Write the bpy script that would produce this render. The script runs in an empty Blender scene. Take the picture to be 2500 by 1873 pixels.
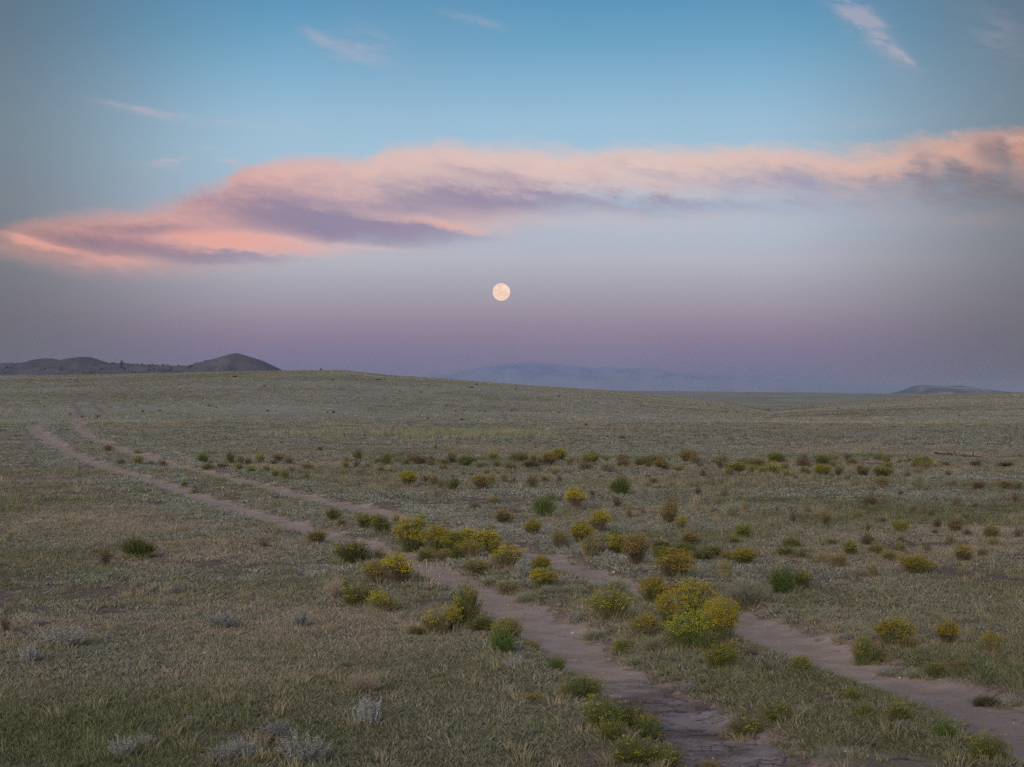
import bpy, bmesh, math, random
import numpy as np

scene = bpy.context.scene
R = math.radians
FPX = 4583.0            # focal length in units of the 2500 px wide photograph
HX, HY = 1250.0, 947.0  # straight-ahead point on the horizon
EYE = 2.0

# ------------------------------------------------------------------ camera
cam_d = bpy.data.cameras.new('camera')
cam_d.sensor_width = 36.0
cam_d.lens = 66.0
cam_d.clip_start = 0.2
cam_d.clip_end = 300000.0
cam = bpy.data.objects.new('camera', cam_d)
scene.collection.objects.link(cam)
cam.location = (0, 0, EYE)
cam.rotation_euler = (R(90 + 0.131), 0, 0)
scene.camera = cam

# ------------------------------------------------------------------ exposure
scene.view_settings.view_transform = 'Standard'
scene.view_settings.look = 'None'
EXPO = 1.0
scene.view_settings.exposure = EXPO
scene.view_settings.gamma = 1.0
scene.view_settings.use_curve_mapping = False
scene.cycles.max_bounces = 4
scene.cycles.diffuse_bounces = 2
scene.cycles.glossy_bounces = 1
scene.cycles.transmission_bounces = 1
scene.cycles.transparent_max_bounces = 4
scene.cycles.volume_bounces = 0
scene.cycles.use_denoising = False
scene.cycles.pixel_filter_type = 'BLACKMAN_HARRIS'
scene.cycles.filter_width = 1.4


def lin(c):
    out = []
    for v in c[:3]:
        v = v / 255.0
        out.append(v / 12.92 if v <= 0.04045 else ((v + 0.055) / 1.055) ** 2.4)
    return out


# ------------------------------------------------------------------ node helper
class G:
    """Small expression builder over a node tree."""
    def __init__(self, nt):
        self.nt = nt

    def node(self, kind, **kw):
        n = self.nt.nodes.new(kind)
        for k, v in kw.items():
            setattr(n, k, v)
        return n

    def put(self, sock, v):
        if hasattr(v, 'is_output'):
            self.nt.links.new(v, sock)
        else:
            sock.default_value = v

    def m(self, op, a, b=None, c=None, clamp=False):
        n = self.node('ShaderNodeMath', operation=op, use_clamp=clamp)
        self.put(n.inputs[0], a)
        if b is not None:
            self.put(n.inputs[1], b)
        if c is not None:
            self.put(n.inputs[2], c)
        return n.outputs[0]

    def add(self, a, b): return self.m('ADD', a, b)
    def sub(self, a, b): return self.m('SUBTRACT', a, b)
    def mul(self, a, b): return self.m('MULTIPLY', a, b)

    def step(self, x, a, b, lo=0.0, hi=1.0):
        n = self.node('ShaderNodeMapRange', interpolation_type='SMOOTHSTEP')
        self.put(n.inputs[0], x)
        for i, v in enumerate((a, b, lo, hi)):
            self.put(n.inputs[i + 1], v)
        return n.outputs[0]

    def vec(self, x, y, z=0.0):
        n = self.node('ShaderNodeCombineXYZ')
        for i, v in enumerate((x, y, z)):
            self.put(n.inputs[i], v)
        return n.outputs[0]

    def noise(self, v, scale, detail=4.0, rough=0.55, dist=0.0):
        n = self.node('ShaderNodeTexNoise')
        self.put(n.inputs['Vector'], v)
        n.inputs['Scale'].default_value = scale
        n.inputs['Detail'].default_value = detail
        n.inputs['Roughness'].default_value = rough
        n.inputs['Distortion'].default_value = dist
        return n.outputs[0]

    def mix(self, f, a, b):
        n = self.node('ShaderNodeMix', data_type='RGBA')
        self.put(n.inputs[0], f)
        for s, v in ((n.inputs[6], a), (n.inputs[7], b)):
            if not hasattr(v, 'is_output'):
                v = (*v[:3], 1.0)
            self.put(s, v)
        return n.outputs[2]

    def curve(self, x, pts):
        n = self.node('ShaderNodeFloatCurve')
        self.put(n.inputs['Value'], x)
        cv = n.mapping.curves[0]
        n.mapping.use_clip = False
        while len(cv.points) < len(pts):
            cv.points.new(0.5, 0.5)
        for p, q in zip(cv.points, sorted(pts)):
            p.location = q
            p.handle_type = 'AUTO'
        n.mapping.update()
        return n.outputs[0]

    def ramp(self, x, stops, interp='LINEAR'):
        n = self.node('ShaderNodeValToRGB')
        self.put(n.inputs[0], x)
        cr = n.color_ramp
        cr.interpolation = interp
        while len(cr.elements) < len(stops):
            cr.elements.new(0.5)
        for e, (p, c) in zip(cr.elements, stops):
            e.position = p
            e.color = (*c, 1.0)
        return n.outputs[0]


# ------------------------------------------------------------------ sky
SUN_EL, SUN_AZ = 9.0, 200.0      # low behind the viewer, a little to the left (azimuth clockwise from the view direction)
SKY_K = 0.1
world = bpy.data.worlds.new('World')
scene.world = world
world.use_nodes = True
world.node_tree.nodes.clear()
g = G(world.node_tree)
tc = g.node('ShaderNodeTexCoord')
sep = g.node('ShaderNodeSeparateXYZ')
g.put(sep.inputs[0], tc.outputs['Generated'])
dx, dy, dz = sep.outputs
yc = g.m('MAXIMUM', dy, 0.1)
X = g.add(g.mul(g.m('DIVIDE', dx, yc), FPX / 1000), HX / 1000)        # bearing
Y = g.sub(HY / 1000, g.mul(g.m('DIVIDE', dz, yc), FPX / 1000))        # height, downwards


def zz(sy):
    return max(0.0, (HY - sy) / FPX / 0.4)


sky_stops = [(947, (112, 115, 144)), (905, (121, 116, 147)), (865, (130, 120, 149)), (825, (141, 127, 151)),
             (785, (152, 139, 157)), (745, (162, 153, 168)), (700, (170, 166, 179)), (640, (182, 183, 194)),
             (560, (181, 191, 206)), (470, (170, 194, 214)), (380, (163, 196, 217)), (300, (154, 191, 215)),
             (210, (133, 179, 208)), (110, (108, 163, 196)), (0, (86, 147, 186))]
stops = [(zz(s), lin(c)) for s, c in sky_stops] + [(0.75, lin((70, 128, 172))), (1.0, lin((70, 124, 168)))]
front = g.ramp(g.m('DIVIDE', dz, 0.4), stops, 'LINEAR')
wv = g.vec(X, Y, 0.0)
big = g.noise(wv, 1.6, 2.0)
front = g.mix(g.mul(g.step(big, 0.35, 0.7), 0.10), front, lin((150, 150, 168)))

# dusk arch greys sideways; part of it is lens vignetting put into the sky colour
off = g.m('ABSOLUTE', g.sub(X, 1.27))
fade = g.step(off, 0.52, 1.38)
fade = g.mul(fade, g.step(Y, 0.15, 0.8, 0.74, 0.82))
front = g.mix(fade, front, lin((98, 101, 106)))

# cloud bank, built in bearing / height
nw = g.noise(g.vec(g.mul(X, 2.6), g.mul(Y, 7.0)), 1.0, 5.0, 0.55)
nf = g.noise(g.vec(g.add(g.mul(X, 9.0), g.mul(Y, -9.0)), g.mul(Y, 22.0), 3.0), 1.0, 5.0, 0.6)
nf2 = g.noise(g.vec(g.add(g.mul(X, 24.0), g.mul(Y, -22.0)), g.mul(Y, 60.0), 5.0), 1.0, 6.0, 0.66)
Xw = g.add(g.add(X, g.mul(g.sub(nw, 0.5), 0.16)), g.mul(g.sub(nf2, 0.5), 0.05))
Yw = g.add(g.add(g.add(Y, g.mul(g.sub(nf2, 0.5), 0.022)), g.mul(g.sub(nw, 0.5), 0.06)), g.mul(g.sub(nf, 0.5), g.step(X, 0.8, 1.6, 0.035, 0.075)))
top_pts = [(0, 562), (115, 522), (287, 500), (400, 490), (459, 470), (545, 447), (620, 392), (745, 372), (890, 370),
           (930, 346), (1090, 340), (1250, 350), (1480, 346), (1605, 343), (1709, 350), (1880, 349), (2053, 356),
           (2167, 345), (2282, 328), (2397, 311), (2500, 306)]
bot_pts = [(0, 612), (115, 632), (230, 652), (344, 653), (516, 647), (659, 636), (745, 622), (860, 608), (975, 606),
           (1147, 596), (1250, 584), (1365, 562), (1651, 555), (1823, 548), (1909, 540), (2110, 524), (2282, 534),
           (2425, 536), (2500, 536)]
cx = g.m('DIVIDE', g.m('MINIMUM', g.m('MAXIMUM', Xw, 0.0), 2.5), 2.5)
ytop = g.curve(cx, [(a / 2500, b / 1000) for a, b in top_pts])
ybot = g.curve(cx, [(a / 2500, b / 1000) for a, b in bot_pts])
a_top = g.step(g.sub(Yw, ytop), -0.012, 0.045)
a_bot = g.step(g.sub(ybot, Yw), -0.045, g.step(X, 0.7, 1.5, 0.05, 0.10))
alpha = g.mul(a_top, a_bot)


def blob(cx_, cy_, rx, ry, tilt, k, src=None):
    """Soft ellipse at a bearing / height, tilt in degrees (down to the right)."""
    mp = g.node('ShaderNodeMapping', vector_type='TEXTURE')
    g.put(mp.inputs['Vector'], src if src is not None else warped)
    mp.inputs['Location'].default_value = (cx_ / 1000, cy_ / 1000, 0)
    mp.inputs['Rotation'].default_value = (0, 0, R(tilt))
    mp.inputs['Scale'].default_value = (rx / 1000, ry / 1000, 1)
    d = g.node('ShaderNodeVectorMath', operation='DOT_PRODUCT')
    g.put(d.inputs[0], mp.outputs[0])
    g.put(d.inputs[1], mp.outputs[0])
    return g.mul(g.m('EXPONENT', g.mul(d.outputs['Value'], -1.0)), k)


def blobs(rows, src=None):
    tot = None
    for r in rows:
        b = blob(*r, src=src)
        tot = b if tot is None else g.add(tot, b)
    return tot


warped = g.vec(Xw, Yw, 0.0)
shade = blobs([(800, 532, 400, 56, 7, 1.1), (1118, 474, 240, 36, 4, 0.75), (1500, 497, 330, 25, 1, 1.0),
               (230, 592, 240, 34, 4, 1.0), (420, 560, 160, 20, 6, 0.5), (575, 632, 200, 16, 1, 1.25), (344, 556, 150, 16, 4, 0.8),
               (1010, 572, 260, 30, 3, 0.75), (1800, 449, 80, 22, 8, 0.5), (1960, 442, 120, 34, 6, 0.85),
               (2248, 390, 34, 34, 35, 0.75), (2328, 415, 30, 45, -35, 0.85), (2414, 372, 44, 30, 30, 0.75),
               (2466, 378, 26, 34, -20, 0.7), (2275, 440, 90, 28, 10, 0.8), (2430, 440, 70, 34, 0, 0.8),
               (1600, 424, 110, 14, 14, 0.4), (1180, 424, 110, 14, 12, 0.45), (2150, 450, 80, 30, 0, 0.6), (2390, 490, 190, 34, 0, 1.1), (1900, 500, 220, 30, 0, 0.6)])
glow = blobs([(573, 590, 210, 24, 7, 1.35), (290, 640, 100, 13, 1, 1.0), (60, 586, 150, 10, 13, 1.3),
              (760, 618, 120, 10, 6, 0.5), (1010, 533, 200, 14, 8, 0.7), (1120, 556, 120, 9, 10, 0.6), (900, 604, 150, 8, 3, 0.6), (1230, 560, 120, 20, 8, 0.2)])
streak = g.sub(nf, 0.5)
deep = g.step(g.sub(Yw, ytop), 0.03, 0.16)
shade = g.add(g.sub(g.add(shade, g.mul(deep, 0.30)), glow), g.mul(streak, g.step(X, 0.9, 1.9, 0.75, 1.35)))
shade = g.add(shade, g.mul(g.sub(nf2, 0.5), g.step(X, 0.9, 1.9, 0.5, 0.9)))
shade = g.step(shade, -0.34, 1.48)
pink = g.ramp(g.m('DIVIDE', X, 2.5), [(0.0, lin((214, 158, 146))), (0.12, lin((226, 166, 156))), (0.24, lin((230, 178, 168))),
                                      (0.40, lin((229, 194, 185))), (0.62, lin((230, 200, 190))), (0.8, lin((228, 189, 174))),
                                      (0.92, lin((224, 174, 155))), (1.0, lin((206, 150, 132)))])
purple = g.ramp(g.m('DIVIDE', X, 2.5), [(0.0, lin((136, 116, 124))), (0.15, lin((154, 128, 144))), (0.32, lin((146, 132, 158))),
                                        (0.6, lin((160, 145, 168))), (0.78, lin((158, 154, 178))), (0.92, lin((138, 128, 138))),
                                        (1.0, lin((126, 114, 118)))])
glow_c = g.step(glow, 0.3, 1.1)
pink = g.mix(g.mul(glow_c, 0.75), pink, lin((236, 168, 154)))
pink = g.mix(g.mul(g.step(g.add(nf2, g.mul(nf, 0.6)), 0.72, 0.98, 0.0, 0.4), g.step(X, 0.6, 1.3)), pink, lin((242, 214, 202)))
ccol = g.mix(shade, pink, purple)
# thinner, streaky sheet under the right half of the bank
low = g.step(g.sub(Yw, ytop), 0.05, 0.14)
right = g.step(X, 1.15, 1.6)
thin = g.mul(g.mul(low, right), g.step(nf, 0.62, 0.40))
alpha = g.mul(alpha, g.sub(1.0, g.mul(thin, 0.6)))
alpha = g.mul(alpha, g.step(dy, 0.1, 0.4))
sky = g.mix(g.mul(alpha, 0.93), front, ccol)

# loose wisps higher up
wis = g.noise(g.vec(g.add(g.mul(X, 5.0), g.mul(Y, 4.0)), g.sub(g.mul(Y, 26.0), g.mul(X, 8.0)), 7.0), 1.0, 5.0, 0.62)
wsrc = g.vec(g.add(X, g.mul(g.sub(nf, 0.5), 0.06)), g.add(Y, g.mul(g.sub(nw, 0.5), 0.03)), 0.0)
w1 = blobs([(330, 263, 90, 7, 10, 0.8), (440, 287, 110, 10, 9, 0.9), (560, 305, 110, 9, 5, 0.5), (505, 364, 34, 5, 4, 1.1),
            (420, 392, 40, 7, -4, 1.0), (395, 405, 50, 8, 3, 0.5), (556, 392, 26, 6, 4, 1.3), (575, 400, 20, 5, 20, 0.9),
            (575, 452, 30, 6, -20, 1.0), (885, 108, 75, 40, 12, 0.6), (770, 84, 60, 12, 28, 0.6), (1150, 46, 70, 12, 16, 0.6),
            (2080, 30, 90, 34, 48, 0.9), (2140, 80, 90, 26, 50, 0.9), (2205, 140, 50, 8, 38, 0.9), (2440, 90, 80, 60, 40, 0.35),
            (820, 130, 130, 30, 10, 0.25), (2040, 310, 160, 12, -3, 0.25), (660, 300, 80, 6, 2, 0.3)], src=wsrc)
w1 = g.mul(w1, g.step(g.add(g.mul(wis, 0.65), g.mul(nf2, 0.35)), 0.38, 0.6, 0.08, 1.15))
w1 = g.mul(g.m('MINIMUM', w1, 1.0), g.step(dy, 0.1, 0.4))
sky = g.mix(g.mul(w1, 0.42), sky, lin((206, 184, 194)))

# far bank of low cloud on the horizon, half lost in the dusk
lowtop = g.curve(g.m('DIVIDE', g.m('MINIMUM', g.m('MAXIMUM', X, 0.0), 2.5), 2.5),
                 [(0, .955), (.36, .940), (.42, .917), (.46, .900), (.49, .888), (.52, .884), (.57, .895), (.62, .897), (.67, .908),
                  (.72, .916), (.76, .914), (.82, .928), (.9, .935), (1, .945)])
puff = g.noise(g.vec(g.mul(X, 14.0), g.mul(Y, 30.0), 1.0), 1.0, 4.0, 0.6)
lowY = g.add(Y, g.mul(g.sub(puff, 0.5), 0.042))
lowA = g.mul(g.step(g.sub(lowY, lowtop), -0.004, 0.009), g.step(dy, 0.1, 0.4))
lowC = g.mix(g.step(puff, 0.35, 0.65), lin((86, 102, 137)), lin((107, 118, 151)))
sky = g.mix(g.mul(lowA, 0.9), sky, lowC)

nish = g.node('ShaderNodeTexSky', sky_type='NISHITA')
nish.sun_disc = False
nish.sun_elevation = R(SUN_EL)
nish.sun_rotation = R(SUN_AZ)
nish.altitude = 2800.0
nish.air_density = 1.0
nish.dust_density = 1.5
nish.ozone_density = 2.0
up = g.step(dz, 0.32, 0.7)
ahead = g.mul(g.step(dy, -0.05, 0.45), g.sub(1.0, up))
bright = g.node('ShaderNodeVectorMath', operation='SCALE')
g.put(bright.inputs[0], sky)
bright.inputs['Scale'].default_value = 2 ** -EXPO / SKY_K
final = g.mix(ahead, nish.outputs[0], bright.outputs[0])
bg = g.node('ShaderNodeBackground')
g.put(bg.inputs['Color'], final)
bg.inputs['Strength'].default_value = SKY_K
wo = g.node('ShaderNodeOutputWorld')
g.put(wo.inputs['Surface'], bg.outputs[0])

# ------------------------------------------------------------------ sun: soft afterglow from behind the viewer
sun_d = bpy.data.lights.new('sun', 'SUN')
sun_d.energy = 1.4
sun_d.angle = R(40)
sun_d.color = (1.0, 0.82, 0.68)
sun = bpy.data.objects.new('sun', sun_d)
scene.collection.objects.link(sun)
sun.rotation_euler = (R(90 - 24), 0, R(-20))

rng = np.random.default_rng(7)
random.seed(7)


# ------------------------------------------------------------------ numpy helpers
def hash2(ix, iy, seed):
    h = (ix.astype(np.int64) * 374761393 + iy.astype(np.int64) * 668265263 + seed * 982451653) & 0xFFFFFFFF
    h = ((h ^ (h >> 13)) * 1274126177) & 0xFFFFFFFF
    return ((h ^ (h >> 16)) & 0xFFFF) / 65535.0


def vnoise(x, y, scale, seed=0, octaves=3):
    x = np.asarray(x, float) / scale
    y = np.asarray(y, float) / scale
    tot, amp, norm = 0.0, 1.0, 0.0
    for o in range(octaves):
        ix, iy = np.floor(x), np.floor(y)
        fx, fy = x - ix, y - iy
        fx, fy = fx * fx * (3 - 2 * fx), fy * fy * (3 - 2 * fy)
        s = seed + o * 17
        v = (hash2(ix, iy, s) * (1 - fx) + hash2(ix + 1, iy, s) * fx) * (1 - fy) + \
            (hash2(ix, iy + 1, s) * (1 - fx) + hash2(ix + 1, iy + 1, s) * fx) * fy
        tot = tot + v * amp
        norm += amp
        amp *= 0.5
        x, y = x * 2.03 + 11.3, y * 2.03 + 5.7
    return tot / norm


def sstep(x, a, b):
    t = np.clip((np.asarray(x, float) - a) / (b - a), 0, 1)
    return t * t * (3 - 2 * t)


def new_mesh(name, verts, faces, mats=(), smooth=False):
    """verts (n,3) array; faces (m,k) array of one face size, or a list of such arrays."""
    me = bpy.data.meshes.new(name)
    fl = faces if isinstance(faces, list) else [faces]
    fl = [np.asarray(f, np.int32) for f in fl if len(f)]
    n_loops = sum(f.size for f in fl)
    n_faces = sum(len(f) for f in fl)
    me.vertices.add(len(verts))
    me.vertices.foreach_set('co', np.asarray(verts, np.float32).ravel())
    me.loops.add(n_loops)
    me.loops.foreach_set('vertex_index', np.concatenate([f.ravel() for f in fl]))
    me.polygons.add(n_faces)
    sizes = np.concatenate([np.full(len(f), f.shape[1], np.int32) for f in fl])
    starts = np.concatenate([[0], np.cumsum(sizes)[:-1]]).astype(np.int32)
    me.polygons.foreach_set('loop_start', starts)
    me.polygons.foreach_set('loop_total', sizes)
    if smooth:
        me.polygons.foreach_set('use_smooth', np.ones(n_faces, bool))
    me.update(calc_edges=True)
    for mt in mats:
        me.materials.append(mt)
    return me


def link(name, data, parent=None):
    o = bpy.data.objects.new(name, data)
    scene.collection.objects.link(o)
    if parent is not None:
        o.parent = parent
    return o


def tag(o, label=None, cat=None, group=None, kind=None):
    if label: o['label'] = label
    if cat: o['category'] = cat
    if group: o['group'] = group
    if kind: o['kind'] = kind
    return o


# ------------------------------------------------------------------ lie of the land
def ipts(pts):
    a = np.array(pts, float)
    return a[:, 0], a[:, 1]


CREST = [(-900, 925), (0, 920.5), (113, 919.8), (188, 917.5), (376, 913), (565, 908.5), (715, 905.4), (833, 905), (946, 917),
         (1097, 927), (1210, 935.6), (1322, 944), (1435, 951), (1492, 955), (1560, 964), (1666, 977), (1780, 985),
         (1880, 1001), (1950, 994), (2005, 990), (2156, 977), (2269, 968), (2382, 964), (2500, 959), (2800, 954), (3400, 952)]
FAR = [(-900, 950), (1300, 953), (1492, 954), (1666, 956), (2043, 960), (2200, 962.7), (2500, 964), (3400, 966)]


def terrain(x, y):
    x = np.asarray(x, float)
    y = np.asarray(y, float)
    r = np.hypot(x, y)
    bearing = np.where(y > 0.3 * r, x / np.maximum(y, 1e-3), np.sign(x) * 3.3)
    sx = HX + FPX * bearing
    cs, cy = ipts(CREST)
    fs, fy = ipts(FAR)
    crest = np.interp(sx, cs, cy)
    crest_d = 430.0 + 70 * sstep(sx, 1700, 2400)
    zc = EYE - (crest - HY) / FPX * crest_d
    zf = EYE - (np.interp(sx, fs, fy) - HY) / FPX * 2500.0
    base = 0.10 * (vnoise(x, y, 9.0, 3) - 0.5) * sstep(r, 3, 9) + 0.5 * (vnoise(x, y, 60.0, 5) - 0.5) * sstep(r, 40, 140)
    dip = -1.1 * sstep(y, 103, 135)
    t = np.clip((y - 125) / (crest_d - 125), 0, 1)
    rise = t * t * (3 - 2 * t)
    z = base + dip * (1 - rise) + zc * rise
    z = z + 0.5 * (vnoise(x, y, 35.0, 9) - 0.5) * sstep(y, 150, 260) * (1 - sstep(y, crest_d * 0.92, crest_d * 1.0))
    back = sstep(y, crest_d, crest_d + 480)
    z = z * (1 - back) + (-12.0) * back
    far = sstep(y, 950, 2500)
    z = z * (1 - far) + (zf + 0.0) * far
    z = z + 2.4 * (vnoise(x * 0.4 + y * 0.25, y, 150.0, 21, 2) - 0.5) * sstep(y, 1000, 1600) * (1 - sstep(y, 2300, 2600))
    z = z - 32.0 * sstep(y, 2600, 5200)
    return z


def at(sx, sy):
    """First point of the land met in a direction given in photograph pixels."""
    u, v = (sx - HX) / FPX, (sy - HY) / FPX
    yy = np.exp(np.linspace(math.log(4.0), math.log(2600.0), 6000))
    h = EYE - v * yy - terrain(u * yy, yy)
    hit = np.nonzero(h <= 0)[0]
    d = yy[hit[0]] if len(hit) and yy[hit[0]] < 480 else 415.0
    return np.array([u * d, d, float(terrain(np.array([u * d]), np.array([d]))[0])])


# ------------------------------------------------------------------ the two wheel ruts
LEFT_RUT = [(150, 1036), (105, 1033), (81, 1041), (98, 1060), (128, 1080), (162, 1097), (200, 1116), (246, 1133), (304, 1151), (372, 1170),
            (440, 1196), (521, 1221), (616, 1246), (697, 1270), (781, 1296), (863, 1322), (966, 1345), (1062, 1381),
            (1156, 1426), (1229, 1467), (1318, 1512), (1386, 1562), (1461, 1616), (1552, 1681), (1648, 1740), (1720, 1790),
            (1775, 1840), (1840, 1895), (1960, 2000), (2150, 2160)]
RIGHT_RUT = [(260, 1020), (200, 1024), (176, 1031), (190, 1046), (215, 1061), (264, 1082), (320, 1104), (377, 1121), (440, 1137), (494, 1149),
             (575, 1168), (643, 1186), (738, 1207), (847, 1230), (972, 1263), (1080, 1289), (1180, 1316), (1277, 1343),
             (1345, 1366), (1413, 1387), (1480, 1407), (1562, 1432), (1616, 1449), (1710, 1473), (1798, 1506), (1892, 1545),
             (1986, 1581), (2061, 1611), (2156, 1642), (2269, 1678), (2382, 1715), (2476, 1757), (2600, 1815), (2800, 1920)]


def smooth_path(pts):
    p = np.array([at(a, b)[:2] for a, b in pts])
    s = np.concatenate([[0], np.cumsum(np.hypot(*np.diff(p, axis=0).T))])
    n = int(s[-1] / 0.15)
    t = np.linspace(0, s[-1], n)
    q = np.stack([np.interp(t, s, p[:, 0]), np.interp(t, s, p[:, 1])], 1)
    k = np.hanning(13)
    k /= k.sum()
    for _ in range(3):
        pad = np.concatenate([np.repeat(q[:1], 6, 0), q, np.repeat(q[-1:], 6, 0)])
        q = np.stack([np.convolve(pad[:, i], k, 'valid') for i in (0, 1)], 1)
    return q


RUTS = [smooth_path(LEFT_RUT), smooth_path(RIGHT_RUT)]


def rut_dist(x, y):
    """Distance to the nearer rut's middle line."""
    x = np.asarray(x, float).ravel()
    y = np.asarray(y, float).ravel()
    best = np.full(len(x), 99.0)
    idx = np.nonzero((y > 3) & (y < 125))[0]
    allp = np.concatenate([r[::2] for r in RUTS])
    cell = {}
    for i, (a, b) in enumerate(allp):
        cell.setdefault((int(math.floor(a / 3)), int(math.floor(b / 3))), []).append(i)
    key = np.stack([np.floor(x[idx] / 3), np.floor(y[idx] / 3)], 1).astype(int)
    order = np.lexsort((key[:, 1], key[:, 0]))
    ks = key[order]
    cuts = np.nonzero(np.any(np.diff(ks, axis=0) != 0, axis=1))[0] + 1
    for grp in np.split(order, cuts):
        if not len(grp):
            continue
        c = key[grp[0]]
        near = [i for a in (-1, 0, 1) for b in (-1, 0, 1) for i in cell.get((c[0] + a, c[1] + b), ())]
        if not near:
            continue
        gi = idx[grp]
        pp = allp[near]
        d2 = (x[gi, None] - pp[None, :, 0]) ** 2 + (y[gi, None] - pp[None, :, 1]) ** 2
        best[gi] = np.sqrt(d2.min(1))
    return best


def rut_half(x, y):
    return 0.30 + 0.16 * (vnoise(x, y, 1.4, 31) - 0.5) + 0.04 * sstep(y, 30, 80) + 0.09 * sstep(x / np.maximum(y, 1), 0.06, 0.10) * sstep(y, 26, 16)


def land(x, y, d=None):
    """Land height with the ruts worn in."""
    if d is None:
        d = rut_dist(x, y)
    z = terrain(x, y)
    return z - 0.080 * np.exp(-(d / 0.40) ** 4) + 0.030 * np.exp(-((d - 0.62) / 0.2) ** 2)


# ------------------------------------------------------------------ materials
def mat(name):
    m = bpy.data.materials.new(name)
    m.use_nodes = True
    m.node_tree.nodes.clear()
    return m, G(m.node_tree)


def finish(gg, col, rough=0.85, bump=None, spec=0.15):
    b = gg.node('ShaderNodeBsdfPrincipled')
    gg.put(b.inputs['Base Color'], col if hasattr(col, 'is_output') else (*col[:3], 1))
    b.inputs['Roughness'].default_value = rough
    b.inputs['Specular IOR Level'].default_value = spec
    if bump is not None:
        bn = gg.node('ShaderNodeBump')
        bn.inputs['Strength'].default_value = bump[1]
        bn.inputs['Distance'].default_value = bump[2]
        gg.put(bn.inputs['Height'], bump[0])
        gg.put(b.inputs['Normal'], bn.outputs[0])
    o = gg.node('ShaderNodeOutputMaterial')
    gg.put(o.inputs[0], b.outputs[0])


def leafy(name, c1, c2, c3=None, through=0.25):
    """Thin plant surface whose pieces differ a little from one another."""
    m, gg = mat(name)
    geo = gg.node('ShaderNodeNewGeometry')
    oi = gg.node('ShaderNodeObjectInfo')
    r = geo.outputs['Random Per Island']
    stops = [(0.0, c1), (1.0, c2)] if c3 is None else [(0.0, c1), (0.6, c2), (1.0, c3)]
    col = gg.ramp(r, stops)
    hs = gg.node('ShaderNodeHueSaturation')
    gg.put(hs.inputs['Color'], col)
    gg.put(hs.inputs['Value'], gg.add(gg.mul(oi.outputs['Random'], 0.4), 0.8))
    gg.put(hs.inputs['Hue'], gg.add(gg.mul(oi.outputs['Random'], 0.02), 0.49))
    b = gg.node('ShaderNodeBsdfDiffuse')
    gg.put(b.inputs[0], hs.outputs[0])
    t = gg.node('ShaderNodeBsdfTranslucent')
    gg.put(t.inputs[0], hs.outputs[0])
    mx = gg.node('ShaderNodeMixShader')
    mx.inputs[0].default_value = through
    gg.put(mx.inputs[1], b.outputs[0])
    gg.put(mx.inputs[2], t.outputs[0])
    o = gg.node('ShaderNodeOutputMaterial')
    gg.put(o.inputs[0], mx.outputs[0])
    return m


def tinted(name, stops, through=0.2):
    """Ground cover: colour follows the tint carried by each tuft, varied by blade."""
    m, gg = mat(name)
    geo = gg.node('ShaderNodeNewGeometry')
    at_ = gg.node('ShaderNodeAttribute', attribute_type='INSTANCER', attribute_name='tint')
    f = gg.add(at_.outputs['Fac'], gg.mul(gg.sub(geo.outputs['Random Per Island'], 0.5), 0.35))
    col = gg.ramp(f, stops)
    b = gg.node('ShaderNodeBsdfDiffuse')
    gg.put(b.inputs[0], col)
    t = gg.node('ShaderNodeBsdfTranslucent')
    gg.put(t.inputs[0], col)
    mx = gg.node('ShaderNodeMixShader')
    mx.inputs[0].default_value = through
    gg.put(mx.inputs[1], b.outputs[0])
    gg.put(mx.inputs[2], t.outputs[0])
    o = gg.node('ShaderNodeOutputMaterial')
    gg.put(o.inputs[0], mx.outputs[0])
    return m


SOIL = (0.305, 0.222, 0.168)
SOIL_DARK = (0.145, 0.099, 0.082)
SOIL_PALE = (0.385, 0.295, 0.235)
EARTH = (0.185, 0.130, 0.105)
EARTH_DARK = (0.085, 0.060, 0.050)


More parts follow.
